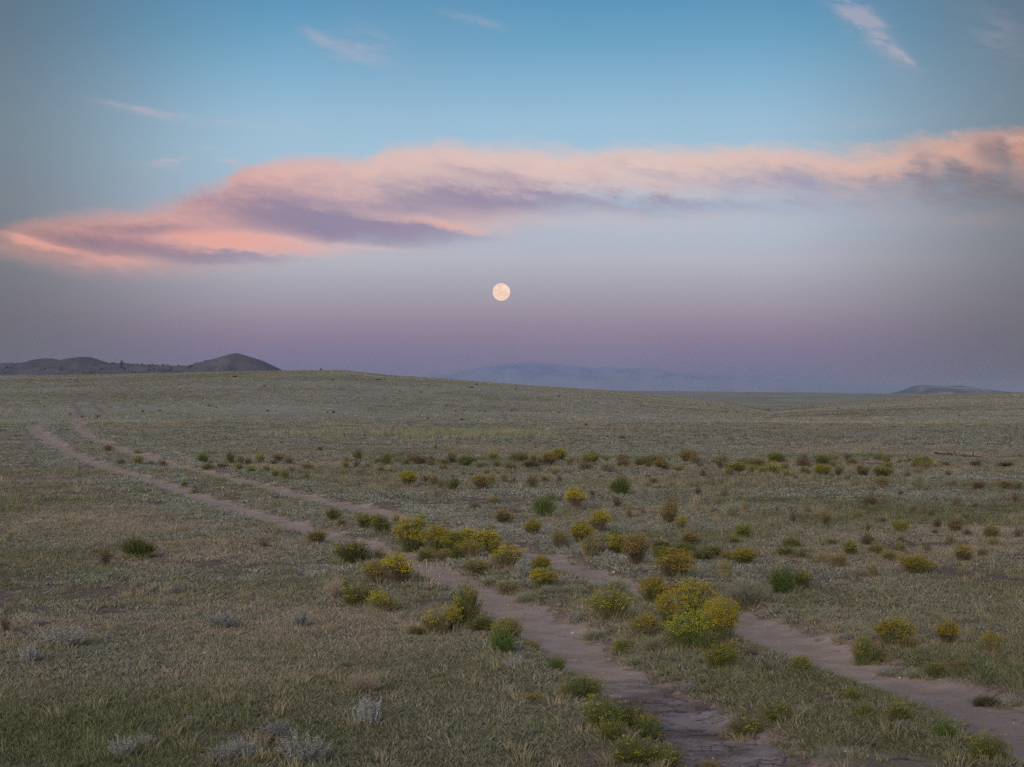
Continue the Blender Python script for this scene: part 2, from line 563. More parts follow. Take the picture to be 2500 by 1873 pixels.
def ground_material():
    m, gg = mat('prairie ground')
    tcn = gg.node('ShaderNodeTexCoord')
    P = tcn.outputs['Object']
    sp = gg.node('ShaderNodeSeparateXYZ')
    gg.put(sp.inputs[0], P)
    px, py, pz = sp.outputs
    fl = gg.vec(px, py, 0.0)
    nS = gg.noise(fl, 6.0, 6.0, 0.65)
    nM = gg.noise(fl, 0.55, 5.0, 0.6)
    nL = gg.noise(fl, 0.07, 4.0, 0.6)
    nH = gg.noise(fl, 0.011, 4.0, 0.6)
    # bare earth with litter and low growth between the plants
    nG = gg.noise(fl, 38.0, 5.0, 0.7)
    soil = gg.mix(gg.step(gg.add(gg.mul(nS, 0.5), gg.mul(nG, 0.5)), 0.38, 0.62), EARTH_DARK, EARTH)
    soil = gg.mix(gg.step(gg.noise(fl, 17.0, 5.0, 0.7), 0.52, 0.66), soil, (0.20, 0.165, 0.115))
    cover = gg.mix(gg.step(nM, 0.35, 0.65), (0.150, 0.135, 0.080), (0.235, 0.215, 0.160))
    cover = gg.mix(gg.step(nS, 0.4, 0.7), cover, (0.115, 0.10, 0.058))
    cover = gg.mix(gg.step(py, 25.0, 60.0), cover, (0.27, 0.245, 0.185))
    near = gg.mix(gg.step(gg.add(gg.mul(nM, 0.6), gg.mul(nS, 0.5)), 0.50, 0.66), soil, cover)
    # short grass seen from afar
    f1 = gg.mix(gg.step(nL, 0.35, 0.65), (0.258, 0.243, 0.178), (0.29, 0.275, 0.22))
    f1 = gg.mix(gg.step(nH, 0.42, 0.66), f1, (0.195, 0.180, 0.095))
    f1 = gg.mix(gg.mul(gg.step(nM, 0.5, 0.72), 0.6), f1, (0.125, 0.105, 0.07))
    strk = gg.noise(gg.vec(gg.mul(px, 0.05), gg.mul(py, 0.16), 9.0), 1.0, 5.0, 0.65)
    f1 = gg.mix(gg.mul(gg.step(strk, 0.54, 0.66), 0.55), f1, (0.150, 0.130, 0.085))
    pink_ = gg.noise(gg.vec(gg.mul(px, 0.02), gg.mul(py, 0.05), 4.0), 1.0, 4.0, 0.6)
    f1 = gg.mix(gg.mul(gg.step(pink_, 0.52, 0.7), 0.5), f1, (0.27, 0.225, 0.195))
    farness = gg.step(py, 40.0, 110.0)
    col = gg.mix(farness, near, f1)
    # worn earth beside the ruts
    wear = gg.node('ShaderNodeAttribute', attribute_name='wear')
    wn = gg.noise(fl, 14.0, 6.0, 0.72)
    w = gg.step(gg.add(wear.outputs['Fac'], gg.mul(gg.sub(wn, 0.5), 1.3)), 0.42, 0.62)
    col = gg.mix(w, col, gg.mix(gg.step(gg.add(gg.mul(nS, 0.6), gg.mul(nG, 0.5)), 0.42, 0.68), SOIL_DARK, SOIL))
    bump_h = gg.add(gg.mul(nS, 0.5), nM)
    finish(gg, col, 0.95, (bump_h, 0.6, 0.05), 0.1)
    return m


def rut_material():
    m, gg = mat('worn earth')
    tcn = gg.node('ShaderNodeTexCoord')
    P = tcn.outputs['Object']
    sp = gg.node('ShaderNodeSeparateXYZ')
    gg.put(sp.inputs[0], P)
    fine = gg.noise(P, 34.0, 6.0, 0.7)
    mid = gg.noise(P, 3.2, 5.0, 0.6)
    big_ = gg.noise(P, 0.5, 3.0, 0.5)
    col = gg.mix(gg.step(mid, 0.36, 0.66), SOIL, SOIL_PALE)
    col = gg.mix(gg.mul(gg.step(fine, 0.52, 0.74), 0.55), col, SOIL_DARK)
    col = gg.mix(gg.mul(gg.step(big_, 0.5, 0.7), 0.3), col, (0.36, 0.29, 0.275))
    # damp, cracked silt where the left rut reaches the hollow nearest the viewer
    vor = gg.node('ShaderNodeTexVoronoi', feature='DISTANCE_TO_EDGE')
    jig = gg.node('ShaderNodeVectorMath', operation='ADD')
    gg.put(jig.inputs[0], P)
    gg.put(jig.inputs[1], gg.vec(gg.mul(mid, 0.6), gg.mul(fine, 0.25), 0.0))
    gg.put(vor.inputs['Vector'], jig.outputs[0])
    vor.inputs['Scale'].default_value = 5.5
    crack = gg.m('MAXIMUM', gg.step(vor.outputs['Distance'], 0.0, 0.06), gg.step(gg.noise(P, 2.6, 4.0, .6), 0.56, 0.44))
    damp_n = gg.noise(P, 1.7, 5.0, 0.65)
    silt = gg.mix(gg.step(gg.add(damp_n, gg.mul(gg.sub(fine, .5), .3)), 0.42, 0.62), (0.145, 0.105, 0.090), (0.255, 0.215, 0.20))
    silt = gg.mix(crack, (0.075, 0.054, 0.046), silt)
    left = gg.step(sp.outputs[0], 2.5, 1.6)
    hollow = gg.mul(gg.step(gg.add(sp.outputs[1], gg.mul(gg.sub(damp_n, 0.5), 2.6)), 13.4, 12.3), left)
    col = gg.mix(hollow, col, silt)
    rgt = gg.mul(gg.step(gg.add(sp.outputs[1], gg.mul(gg.sub(damp_n, 0.5), 3.0)), 13.6, 12.0), gg.sub(1.0, left))
    col = gg.mix(gg.mul(rgt, 0.6), col, (0.20, 0.15, 0.135))
    bh = gg.add(gg.mul(fine, 0.35), gg.add(mid, gg.mul(gg.mul(crack, hollow), 0.5)))
    finish(gg, col, 0.9, (bh, 0.7, 0.03), 0.2)
    return m


def hill_material(name, a, b, c, scale):
    m, gg = mat(name)
    P = gg.node('ShaderNodeTexCoord').outputs['Object']
    n1 = gg.noise(P, scale, 5.0, 0.6)
    n2 = gg.noise(P, scale * 9, 4.0, 0.65)
    col = gg.mix(gg.step(n1, 0.35, 0.65), a, b)
    col = gg.mix(gg.mul(gg.step(n2, 0.52, 0.72), 0.8), col, c)
    finish(gg, col, 0.95, (n2, 0.5, 1.0), 0.1)
    return m


# ------------------------------------------------------------------ ground sheet
def build_ground():
    rr = np.concatenate([np.exp(np.linspace(math.log(0.6), math.log(8.5), 60)),
                         np.exp(np.linspace(math.log(8.6), math.log(118), 600)),
                         np.exp(np.linspace(math.log(119), math.log(640), 150)),
                         np.exp(np.linspace(math.log(650), math.log(14000), 120))])
    az = np.concatenate([np.linspace(-180, -22, 50)[:-1], np.linspace(-22, 22, 640), np.linspace(22, 180, 50)[1:-1]])
    a = np.radians(az)
    n, k = len(rr), len(a)
    x = (rr[:, None] * np.sin(a)[None]).ravel()
    y = (rr[:, None] * np.cos(a)[None]).ravel()
    d = rut_dist(x, y)
    z = land(x, y, d)
    hw = rut_half(x, y)
    v = np.concatenate([np.stack([x, y, z], 1), [[0, 0, 0.0]]])
    i = np.arange(n - 1)[:, None] * k
    j = np.arange(k)[None]
    j2 = (j + 1) % k
    q = np.stack([i + j, i + k + j, i + k + j2, i + j2], -1).reshape(-1, 4)[:, ::-1]
    jj = np.arange(k)
    tri = np.stack([np.full(k, n * k), jj, (jj + 1) % k], 1)[:, ::-1]
    me = new_mesh('ground', v, [q, tri], [ground_material()], True)
    at_ = me.attributes.new('wear', 'FLOAT', 'POINT')
    w = 1 - sstep(d, hw * 0.85, hw * 1.5)
    # the track shows again, faint and broken, on the slope beyond the dip
    w = np.maximum(w, 0.62 * faint_trail(x, y))
    at_.data.foreach_set('value', np.concatenate([w, [0.0]]).astype(np.float32))
    tag(link('ground', me), 'short dry prairie grass and bare reddish earth', kind='structure')


def faint_trail(x, y):
    fp = np.array([at(*p)[:2] for p in FAINT])
    w = np.zeros(len(x))
    for p0, p1 in zip(fp[:-1], fp[1:]):
        t = np.clip(((x - p0[0]) * (p1[0] - p0[0]) + (y - p0[1]) * (p1[1] - p0[1])) / ((p1 - p0) ** 2).sum(), 0, 1)
        dd = np.hypot(x - p0[0] - t * (p1[0] - p0[0]), y - p0[1] - t * (p1[1] - p0[1]))
        w = np.maximum(w, np.exp(-(np.abs(dd - 1.1) / 0.65) ** 2) * (y > 112))
    return w


FAINT = [(225, 1014), (214, 998), (198, 982), (232, 968), (278, 955), (262, 940), (262, 928), (300, 918)]


def build_ruts():
    m = rut_material()
    for r, lab in zip(RUTS, ('pale bare left hand wheel rut with cracked silt at its near end', 'pale bare right hand wheel rut curving across the prairie')):
        tdir = np.gradient(r, axis=0)
        tdir /= np.linalg.norm(tdir, axis=1)[:, None]
        nrm = np.stack([-tdir[:, 1], tdir[:, 0]], 1)
        cols = np.linspace(-1.35, 1.35, 19)
        hw = rut_half(r[:, 0], r[:, 1])
        x = (r[:, None, 0] + nrm[:, None, 0] * cols[None] * hw[:, None]).ravel()
        y = (r[:, None, 1] + nrm[:, None, 1] * cols[None] * hw[:, None]).ravel()
        c = np.tile(np.abs(cols), len(r))
        d = rut_dist(x, y)
        lift = 0.010 + 0.0003 * y
        rag = (vnoise(x, y, 0.13, 41) - 0.5) * 2.0 + (vnoise(x, y, 0.6, 43) - 0.5) * 2.0
        z = land(x, y, d) + lift - 0.05 * sstep(c + rag * 0.5, 0.75, 1.3)
        z += 0.016 * (vnoise(x, y, 0.30, 47) - 0.5)
        n, k = len(r), len(cols)
        i = np.arange(n - 1)[:, None] * k
        j = np.arange(k - 1)[None]
        q = np.stack([i + j, i + j + 1, i + k + j + 1, i + k + j], -1).reshape(-1, 4)
        tag(link('dirt_track', new_mesh('dirt_track', np.stack([x, y, z], 1), q, [m], True)), lab, kind='structure')


build_ground()
build_ruts()


# ------------------------------------------------------------------ hills far off
def height_patch(name, x0, x1, y0, y1, nx, ny, fn, material, label):
    xs, ys = np.linspace(x0, x1, nx), np.linspace(y0, y1, ny)
    gx, gy = np.meshgrid(xs, ys)
    z = fn(gx.ravel(), gy.ravel())
    v = np.stack([gx.ravel(), gy.ravel(), z], 1)
    i = np.arange(ny - 1)[:, None] * nx
    j = np.arange(nx - 1)[None]
    q = np.stack([i + j, i + j + 1, i + nx + j + 1, i + nx + j], -1).reshape(-1, 4)
    return tag(link(name, new_mesh(name, v, q, [material], True)), label, kind='structure')


def C1(x, y):
    return (x * 0.3766, 800 + y * 0.3766)


BACK = [C1(*p) for p in [(-900, 290), (-500, 262), (-200, 240), (0, 232), (150, 228), (230, 208), (290, 198), (340, 202), (400, 214), (460, 198), (520, 188),
                         (575, 190), (650, 214), (710, 233), (800, 231), (880, 235), (950, 240), (1100, 245), (1230, 248), (1320, 262), (1420, 300), (1600, 360), (3500, 420)]]
CONE = [C1(*p) for p in [(1000, 330), (1150, 262), (1260, 240), (1350, 213), (1440, 190), (1500, 172), (1533, 164), (1578, 179), (1700, 214),
                         (1800, 262), (1870, 300), (1960, 350), (3500, 430)]]
LOBE = [C1(*p) for p in [(-300, 300), (0, 258), (110, 252), (200, 262), (300, 246), (420, 262), (520, 284), (640, 262), (760, 268),
                         (900, 286), (1050, 272), (1200, 290), (1350, 330), (1600, 380), (3500, 420)]]


def ridge(prof, dist, depth):
    px_, py_ = ipts(prof)

    def f(x, y):
        w = (vnoise(x, y, 90, 61) - 0.5) * 30 * sstep(np.abs(y - dist), 5, 120)
        sx = HX + FPX * (x + w) / dist
        h = EYE - (np.interp(sx, px_, py_) - HY) / FPX * dist
        fold = 1 - 0.28 * sstep(np.abs(y - dist), 8, depth * .7) * np.abs(vnoise(x, y * 0.25, 34, 67) - 0.5) * 4
        return (h + 14) * np.exp(-((y - dist) / depth) ** 2) * fold - 14
    return f


fb, fc, fo = ridge(BACK, 2000, 170), ridge(CONE, 1700, 130), ridge(LOBE, 1650, 110)
grass_hill = hill_material('haze tinted grass hill', (0.076, 0.070, 0.080), (0.108, 0.098, 0.104), (0.042, 0.039, 0.045), 0.02)  # bluish mauve of distant haze is put into the hill colours
height_patch('hills', -1400, -100, 1250, 2400, 420, 260, lambda x, y: np.maximum(np.maximum(fb(x, y), fo(x, y)), fc(x, y)) + 1.5 * (vnoise(x, y, 22, 71, 4) - 0.5),
             grass_hill, 'dusky rounded grass hills at the left of the plain')

MESA = [(1666 + a * .377, 800 + b * .377) for a, b in [(1000, 470), (1250, 447), (1350, 431), (1420, 415), (1480, 396), (1525, 377), (1600, 372), (1700, 379), (1780, 376),
                                                     (1860, 386), (1930, 400), (2000, 408), (2080, 415), (2200, 428), (2500, 460)]]
mpx, mpy = ipts(MESA)


def mesa_z(x, y):
    sx = HX + FPX * x / 5200
    h = EYE - (np.interp(sx, mpx, mpy) - HY) / FPX * 5200
    gul = 1 - 0.25 * sstep(np.abs(y - 5200), 40, 300) * np.abs(vnoise(x, y * 0.2, 75, 77) - 0.5) * 3
    return (h + 50) * np.exp(-(np.maximum(np.abs(y - 5200) - 40, 0) / 260) ** 2) * gul - 50


mesa_mat = hill_material('mesa slope', (0.05, 0.06, 0.05), (0.25, 0.235, 0.20), (0.05, 0.055, 0.045), 0.008)
height_patch('mesa', 400, 2100, 4600, 5800, 380, 120, mesa_z, mesa_mat, 'low flat topped mesa far off at the right')


# ------------------------------------------------------------------ plant shapes
def unit(v):
    return v / np.maximum(np.linalg.norm(v, axis=-1, keepdims=True), 1e-9)


def quads_from(p, along, side, length, width, tipw=0.25):
    """Thin leaf-like quads at points p."""
    a = p - side * width[:, None] * 0.5
    b = p + side * width[:, None] * 0.5
    tip = p + along * length[:, None]
    c = tip + side * width[:, None] * 0.5 * tipw
    d = tip - side * width[:, None] * 0.5 * tipw
    v = np.stack([a, b, c, d], 1).reshape(-1, 3)
    f = np.arange(len(v)).reshape(-1, 4)
    return v, f


def ribbons(paths, widths, r):
    """paths (n,s,3), widths (n,s): crossed pair of thin strips along each path, so it has body from every side."""
    n, s, _ = paths.shape
    t = unit(np.gradient(paths, axis=1))
    ref = unit(r.normal(size=(n, 1, 3)))
    s1 = unit(np.cross(t, np.broadcast_to(ref, t.shape)))
    s2 = unit(np.cross(t, s1))
    V, F = [], []
    off = 0
    for sd in (s1, s2):
        v = np.stack([paths - sd * widths[..., None] / 2, paths + sd * widths[..., None] / 2], 2).reshape(-1, 3)
        i = (np.arange(n)[:, None] * s + np.arange(s - 1)[None]).ravel() * 2
        F.append(np.stack([i, i + 1, i + 3, i + 2], 1) + off)
        V.append(v)
        off += len(v)
    return np.concatenate(V), np.concatenate(F)


def broom(kind, seed, hi):
    """Meshes of one bush in a 1 x 1 x 1 box: stalks, foliage, blossom."""
    k = KINDS_OF[kind]
    r = np.random.default_rng(seed)
    n = int(k['n'] * (1.0 if hi else 0.33))
    fat = 1.0 if hi else 1.7
    ph = r.uniform(0, 2 * math.pi, n)
    rad = 0.5 * np.sqrt(r.uniform(0.0, 1.0, n)) ** k.get('rexp', 1.0)
    lob = 1 + 0.10 * np.sin(2 * ph + r.uniform(0, 6)) + 0.09 * np.sin(3 * ph + r.uniform(0, 6)) + 0.07 * np.sin(5 * ph + r.uniform(0, 6))
    # a few shoots bunch together, which leaves gaps in the outline
    nb = k.get('bunch', int(r.integers(5, 9)))
    bph, brad = r.uniform(0, 2 * math.pi, nb), 0.5 * np.sqrt(r.uniform(0, 1, nb))
    bx, by = brad * np.cos(bph), brad * np.sin(bph)
    x, y = rad * np.cos(ph) * lob, rad * np.sin(ph) * lob
    w = r.integers(0, nb, n)
    pull = k.get('pull', 0.55) * r.uniform(0.4, 1.0, n)
    x, y = x * (1 - pull) + bx[w] * pull * 1.15, y * (1 - pull) + by[w] * pull * 1.15
    rr_ = np.hypot(x, y)
    dome = np.sqrt(np.clip(1 - (rr_ / 0.56) ** 2 * k.get('round', 0.55), 0.05, 1))
    h = dome * (r.uniform(k.get('hmin', 0.72), 1.0, n)) * (1 + 0.26 * (r.uniform(-1, 1, nb))[w]) * np.where(r.uniform(0, 1, n) < .06, r.uniform(1.0, 1.22, n), 1.0)
    tip = np.stack([x, y, h], 1)
    base = np.stack([x * 0.16 + r.normal(0, .03, n), y * 0.16 + r.normal(0, .03, n), np.full(n, -0.05)], 1)
    ctl = np.stack([x * k.get('belly', 0.52), y * k.get('belly', 0.52), h * 0.46], 1) + r.normal(0, .03, (n, 3))
    seg = 6 if hi else 4
    t = np.linspace(0, 1, seg)[None, :, None]
    path = base[:, None] * (1 - t) ** 2 + 2 * ctl[:, None] * t * (1 - t) + tip[:, None] * t ** 2
    wid = k.get('sw', 0.011) * fat * np.linspace(1, 0.4, seg)[None] * r.uniform(.6, 1.2, n)[:, None]
    out = {'stalk': ribbons(path, wid, r)}
    nl = int(k['leaf_n'] * (1.0 if hi else 0.6))
    if nl:
        tt = r.uniform(0, 1, (n, nl)) ** k.get('leaf_bias', 0.8) * (1 - k['leaf_from']) + k['leaf_from']
        T = tt[..., None]
        p = base[:, None] * (1 - T) ** 2 + 2 * ctl[:, None] * T * (1 - T) + tip[:, None] * T ** 2
        tan = unit(2 * (1 - T) * (ctl - base)[:, None] + 2 * T * (tip - ctl)[:, None])
        p, tan = p.reshape(-1, 3), tan.reshape(-1, 3)
        al = unit(tan + r.normal(0, k.get('spread', .55), tan.shape))
        sd = unit(np.cross(al, r.normal(size=al.shape)))
        m_ = len(p)
        L = k['leaf_l'] * r.uniform(.55, 1.25, m_) * (1.0 if hi else 1.3)
        W = k['leaf_w'] * r.uniform(.7, 1.3, m_) * fat
        out['foliage'] = quads_from(p, al, sd, L, W)
    if k['bloom'] > 0:
        ok = (r.uniform(0, 1, n) < k['bloom'] * (0.25 + 1.5 * r.uniform(0, 1, nb)[w])) & (h > k.get('bloom_from', 0.5))
        if k.get('bloom_side'):
            ok &= (np.cos(ph - 4.4) + r.normal(0, .4, n) > 0.1)
        c = tip[ok]
        nf = 17 if hi else 5
        sz = k.get('bloom_r', .038)
        p = np.repeat(c, nf, 0) + r.normal(0, 1, (len(c) * nf, 3)) * np.array([sz, sz, sz * 0.62])
        al = unit(r.normal(size=p.shape) + np.array([0, 0, .9]))
        sd = unit(np.cross(al, r.normal(size=al.shape)))
        q = r.uniform(.7, 1.3, len(p)) * 0.018 * (1 if hi else 1.6)
        out['blossom'] = quads_from(p - al * q[:, None] * .5, al, sd, q, q * .95, 0.8)
    return out


M_STALK_TAN = leafy('tan stalks', (0.20, 0.14, 0.085), (0.33, 0.25, 0.16), (0.24, 0.20, 0.10), 0.05)
M_STALK_BROWN = leafy('brown stalks', (0.075, 0.056, 0.042), (0.17, 0.125, 0.090), (0.135, 0.11, 0.068), 0.05)
M_STALK_GREEN = leafy('green stalks', (0.13, 0.14, 0.05), (0.22, 0.20, 0.09), (0.24, 0.20, 0.11), 0.1)
M_STALK_GREY = leafy('grey stalks', (0.20, 0.18, 0.16), (0.30, 0.28, 0.25), (0.17, 0.14, 0.12), 0.05)
M_GREEN = leafy('bright green leaves', (0.060, 0.105, 0.022), (0.115, 0.175, 0.040), (0.16, 0.21, 0.055))
M_LEAF = leafy('grey green leaves', (0.105, 0.125, 0.050), (0.165, 0.180, 0.078), (0.205, 0.205, 0.10))
M_LEAFDARK = leafy('deep green leaves', (0.060, 0.085, 0.026), (0.110, 0.135, 0.045), (0.155, 0.165, 0.065))
M_OLIVE = leafy('olive leaves', (0.080, 0.082, 0.038), (0.135, 0.130, 0.062), (0.20, 0.175, 0.09))
M_LIME = leafy('lime leaves', (0.11, 0.14, 0.035), (0.175, 0.20, 0.050), (0.23, 0.235, 0.07))
M_DARK = leafy('dark leaves', (0.032, 0.042, 0.024), (0.065, 0.075, 0.040), (0.10, 0.09, 0.058))
M_SAGE = leafy('silver leaves', (0.18, 0.19, 0.165), (0.28, 0.285, 0.26), (0.36, 0.365, 0.34), 0.15)
M_SILVER = leafy('pale silver leaves', (0.23, 0.245, 0.215), (0.34, 0.35, 0.33), (0.42, 0.43, 0.41), 0.15)
M_SAGEGREEN = leafy('pale green blades', (0.17, 0.195, 0.125), (0.26, 0.28, 0.19), (0.33, 0.33, 0.25), 0.2)
M_DRYLEAF = leafy('withered leaves', (0.095, 0.070, 0.052), (0.17, 0.125, 0.095), (0.15, 0.13, 0.075), 0.15)
M_STRAW = leafy('straw', (0.30, 0.235, 0.16), (0.44, 0.36, 0.26), (0.36, 0.27, 0.20), 0.2)
M_GOLD = leafy('golden florets', (0.30, 0.225, 0.018), (0.45, 0.335, 0.026), (0.28, 0.25, 0.035), 0.2)
M_YELLOW = leafy('yellow green florets', (0.23, 0.21, 0.022), (0.36, 0.30, 0.028), (0.22, 0.22, 0.035), 0.2)
M_MUSTARD = leafy('fading mustard florets', (0.24, 0.160, 0.045), (0.34, 0.235, 0.065), (0.25, 0.195, 0.085), 0.2)

KINDS_OF = {
    'gold': dict(n=430, leaf_n=15, leaf_from=.10, leaf_l=.075, leaf_w=.010, bloom=.58, sw=.008, m=(M_STALK_GREEN, M_LEAF, M_GOLD), hmin=.6),
    'yellow': dict(n=430, leaf_n=16, leaf_from=.10, leaf_l=.075, leaf_w=.010, bloom=.42, sw=.008, m=(M_STALK_GREEN, M_GREEN, M_YELLOW), hmin=.42),
    'bare': dict(n=380, leaf_n=5, leaf_from=.62, leaf_l=.06, leaf_w=.009, bloom=.75, sw=.010, m=(M_STALK_BROWN, M_OLIVE, M_GOLD), hmin=.65, belly=.6),
    'mustard': dict(n=380, leaf_n=7, leaf_from=.45, leaf_l=.06, leaf_w=.009, bloom=.7, sw=.010, m=(M_STALK_BROWN, M_OLIVE, M_MUSTARD), hmin=.6, belly=.6),
    'green': dict(n=430, leaf_n=17, leaf_from=.10, leaf_l=.085, leaf_w=.012, bloom=0, sw=.008, m=(M_STALK_BROWN, M_GREEN, None), hmin=.5, pull=.6),
    'lime': dict(n=480, leaf_n=11, leaf_from=.5, leaf_l=.07, leaf_w=.009, bloom=.3, bloom_r=.02, sw=.009, m=(M_STALK_TAN, M_LIME, M_YELLOW), hmin=.75, pull=.25, belly=.66),
    'greenyel': dict(n=400, leaf_n=16, leaf_from=.08, leaf_l=.085, leaf_w=.010, bloom=.13, sw=.008, m=(M_STALK_GREEN, M_LEAFDARK, M_GOLD), hmin=.45, pull=.6),
    'weedy': dict(n=430, leaf_n=11, leaf_from=.1, leaf_l=.13, leaf_w=.008, spread=.5, bloom=.07, bloom_from=.2, sw=.006, m=(M_STALK_GREEN, M_LEAFDARK, M_GOLD), hmin=.3, pull=.35, round=.35, bunch=11),
    'olive': dict(n=360, leaf_n=10, leaf_from=.3, leaf_l=.08, leaf_w=.009, bloom=.14, sw=.009, m=(M_STALK_TAN, M_OLIVE, M_GOLD), hmin=.55, pull=.4),
    'stemmy': dict(n=330, leaf_n=9, leaf_from=.45, leaf_l=.08, leaf_w=.009, bloom=.55, bloom_side=True, sw=.010, m=(M_STALK_TAN, M_LEAF, M_GOLD), hmin=.5, pull=.5, belly=.65),
    'dry': dict(n=260, leaf_n=6, leaf_from=.35, leaf_l=.06, leaf_w=.008, bloom=0, sw=.010, m=(M_STALK_BROWN, M_DRYLEAF, None), hmin=.5, pull=.4, round=.7),
    'dark': dict(n=280, leaf_n=11, leaf_from=.25, leaf_l=.085, leaf_w=.011, bloom=0, sw=.009, m=(M_STALK_BROWN, M_DARK, None), hmin=.55, pull=.4),
    'sage': dict(n=120, leaf_n=26, leaf_from=.2, leaf_l=.07, leaf_w=.013, leaf_bias=1.0, spread=.9, bloom=0, sw=.010, m=(M_STALK_GREY, M_SAGE, None), hmin=.45, pull=.55, bunch=14, round=.6),
    'spiky': dict(n=80, leaf_n=60, leaf_from=.12, leaf_l=.05, leaf_w=.015, leaf_bias=1.0, spread=.9, bloom=0, sw=.012, m=(M_STALK_GREY, M_SILVER, None), hmin=.45, pull=.6, bunch=20, round=.45, belly=.95),
    'sagegreen': dict(n=330, leaf_n=7, leaf_from=.15, leaf_l=.20, leaf_w=.008, spread=.35, bloom=0, sw=.007, m=(M_STALK_TAN, M_SAGEGREEN, None), hmin=.45, pull=.3),
    'straw': dict(n=420, leaf_n=5, leaf_from=.3, leaf_l=.14, leaf_w=.005, spread=.3, bloom=0, sw=.005, m=(M_STRAW, M_STRAW, None), hmin=.45, pull=.2),
    'tuft': dict(n=160, leaf_n=4, leaf_from=.05, leaf_l=.3, leaf_w=.014, spread=.25, bloom=0, sw=.010, m=(M_GREEN, M_GREEN, None), hmin=.5, pull=.2, round=.6),
}
PART_NAMES = {'stalk': 'stalk', 'foliage': 'foliage', 'blossom': 'blossom'}
_cache = {}


def proto(kind, seed, hi):
    key = (kind, seed, hi)
    if key not in _cache:
        parts = broom(kind, 1000 + seed * 31 + sum(map(ord, kind)), hi)
        mats = dict(zip(('stalk', 'foliage', 'blossom'), KINDS_OF[kind]['m']))
        _cache[key] = {p: new_mesh(kind + ' ' + p, v, f, [mats[p]]) for p, (v, f) in parts.items()}
    return _cache[key]


CROPS = {'1': (250, 1080, .2712), '2': (850, 1080, .2712), '3': (1400, 1080, .2486), '4': (1950, 1080, .2486), '5': (700, 1250, .2712),
         '6': (1250, 1250, .2712), '7': (1900, 1250, .2712), '8': (1300, 1600, .2712), 'a': (0, 1250, .3766), 'b': (833, 1250, .3766),
         'c': (1666, 1250, .3766), 'A': (0, 800, .3766), 'B': (833, 800, .3766), 'C': (1666, 800, .377)}
NAME_OF = {'weedy': 'green_shrub', 'gold': 'rabbitbrush', 'yellow': 'rabbitbrush', 'bare': 'rabbitbrush', 'mustard': 'rabbitbrush', 'green': 'green_shrub', 'lime': 'rabbitbrush',
           'greenyel': 'rabbitbrush', 'olive': 'olive_shrub', 'stemmy': 'rabbitbrush', 'dry': 'dry_shrub', 'dark': 'dark_shrub', 'sage': 'sagebrush',
           'spiky': 'sagebrush', 'sagegreen': 'grey_green_shrub', 'straw': 'straw_clump', 'tuft': 'grass_tuft'}
LOOK = {'weedy': 'loose dark green weedy clump', 'gold': 'golden topped shrub', 'yellow': 'yellow green flowering shrub', 'bare': 'golden capped shrub on bare brown stems',
        'mustard': 'faded mustard topped shrub', 'green': 'leafy green shrub', 'lime': 'lime green shrub', 'greenyel': 'green shrub flecked with yellow',
        'olive': 'dull olive shrub', 'stemmy': 'half bare shrub with some gold heads', 'dry': 'brown twiggy shrub', 'dark': 'dark green shrub',
        'sage': 'silver grey sage clump', 'spiky': 'silver upright sage', 'sagegreen': 'pale grey green shrub', 'straw': 'straw coloured clump',
        'tuft': 'fresh green grass tuft'}
CAT_OF = {'straw': 'dry grass', 'tuft': 'grass tuft'}
SHRUBS = []


def S(crop, x, y, w, h, kind, label=None, lm=None, hgt=1.0):
    ox, oy, k = CROPS[crop]
    SHRUBS.append([ox + x * k, oy + y * k, w * k, h * k * hgt, kind, label, lm])


# --- along the far end of the track and in its bend
S('1', 1955, 75, 90, 45, 'dry', 'dark shrub alone on the pale grass beyond the belt of brush', 'the shrub beyond the belt')
S('1', 330, 212, 120, 70, 'gold', 'golden bush between the two ruts just before the bend', 'the gold bush before the bend')
S('1', 170, 200, 75, 40, 'dark')
S('1', 435, 212, 80, 35, 'dry')
S('1', 535, 218, 130, 45, 'olive')
S('1', 50, 92, 110, 50, 'mustard')
S('1', 310, 88, 70, 32, 'lime')
S('1', 915, 190, 120, 78, 'green', 'leftmost bushy green shrub of the belt beside the right rut', 'the leftmost belt shrub')
S('1', 940, 237, 120, 58, 'greenyel')
S('1', 1075, 241, 130, 58, 'olive')
S('1', 1165, 190, 95, 84, 'green')
S('1', 1245, 202, 80, 66, 'dark')
S('1', 1310, 195, 80, 45, 'mustard')
S('1', 1225, 245, 90, 58, 'gold')
S('1', 1425, 197, 120, 76, 'gold')
S('1', 1340, 280, 95, 58, 'gold')
S('1', 1575, 168, 120, 58, 'mustard')
S('1', 1545, 202, 60, 40, 'dark')
S('1', 1685, 197, 80, 50, 'dark')
S('1', 1550, 322, 90, 68, 'bare', 'gold capped bush joined to an olive one near the right rut', 'the gold and olive pair')
S('1', 1635, 337, 120, 76, 'greenyel')
S('1', 1840, 327, 55, 38, 'dark')
S('1', 1705, 267, 70, 55, 'olive')
S('1', 1480, 264, 80, 45, 'green')
S('1', 1840, 247, 120, 60, 'olive')
S('1', 1235, 300, 60, 26, 'dry')
S('1', 735, 387, 80, 50, 'green')
S('1', 835, 432, 95, 62, 'dry')
S('1', 1130, 500, 70, 35, 'dry')
S('A', 455, 570, 18, 13, 'dark')
S('A', 635, 582, 45, 18, 'olive')
S('A', 530, 586, 30, 20, 'olive')
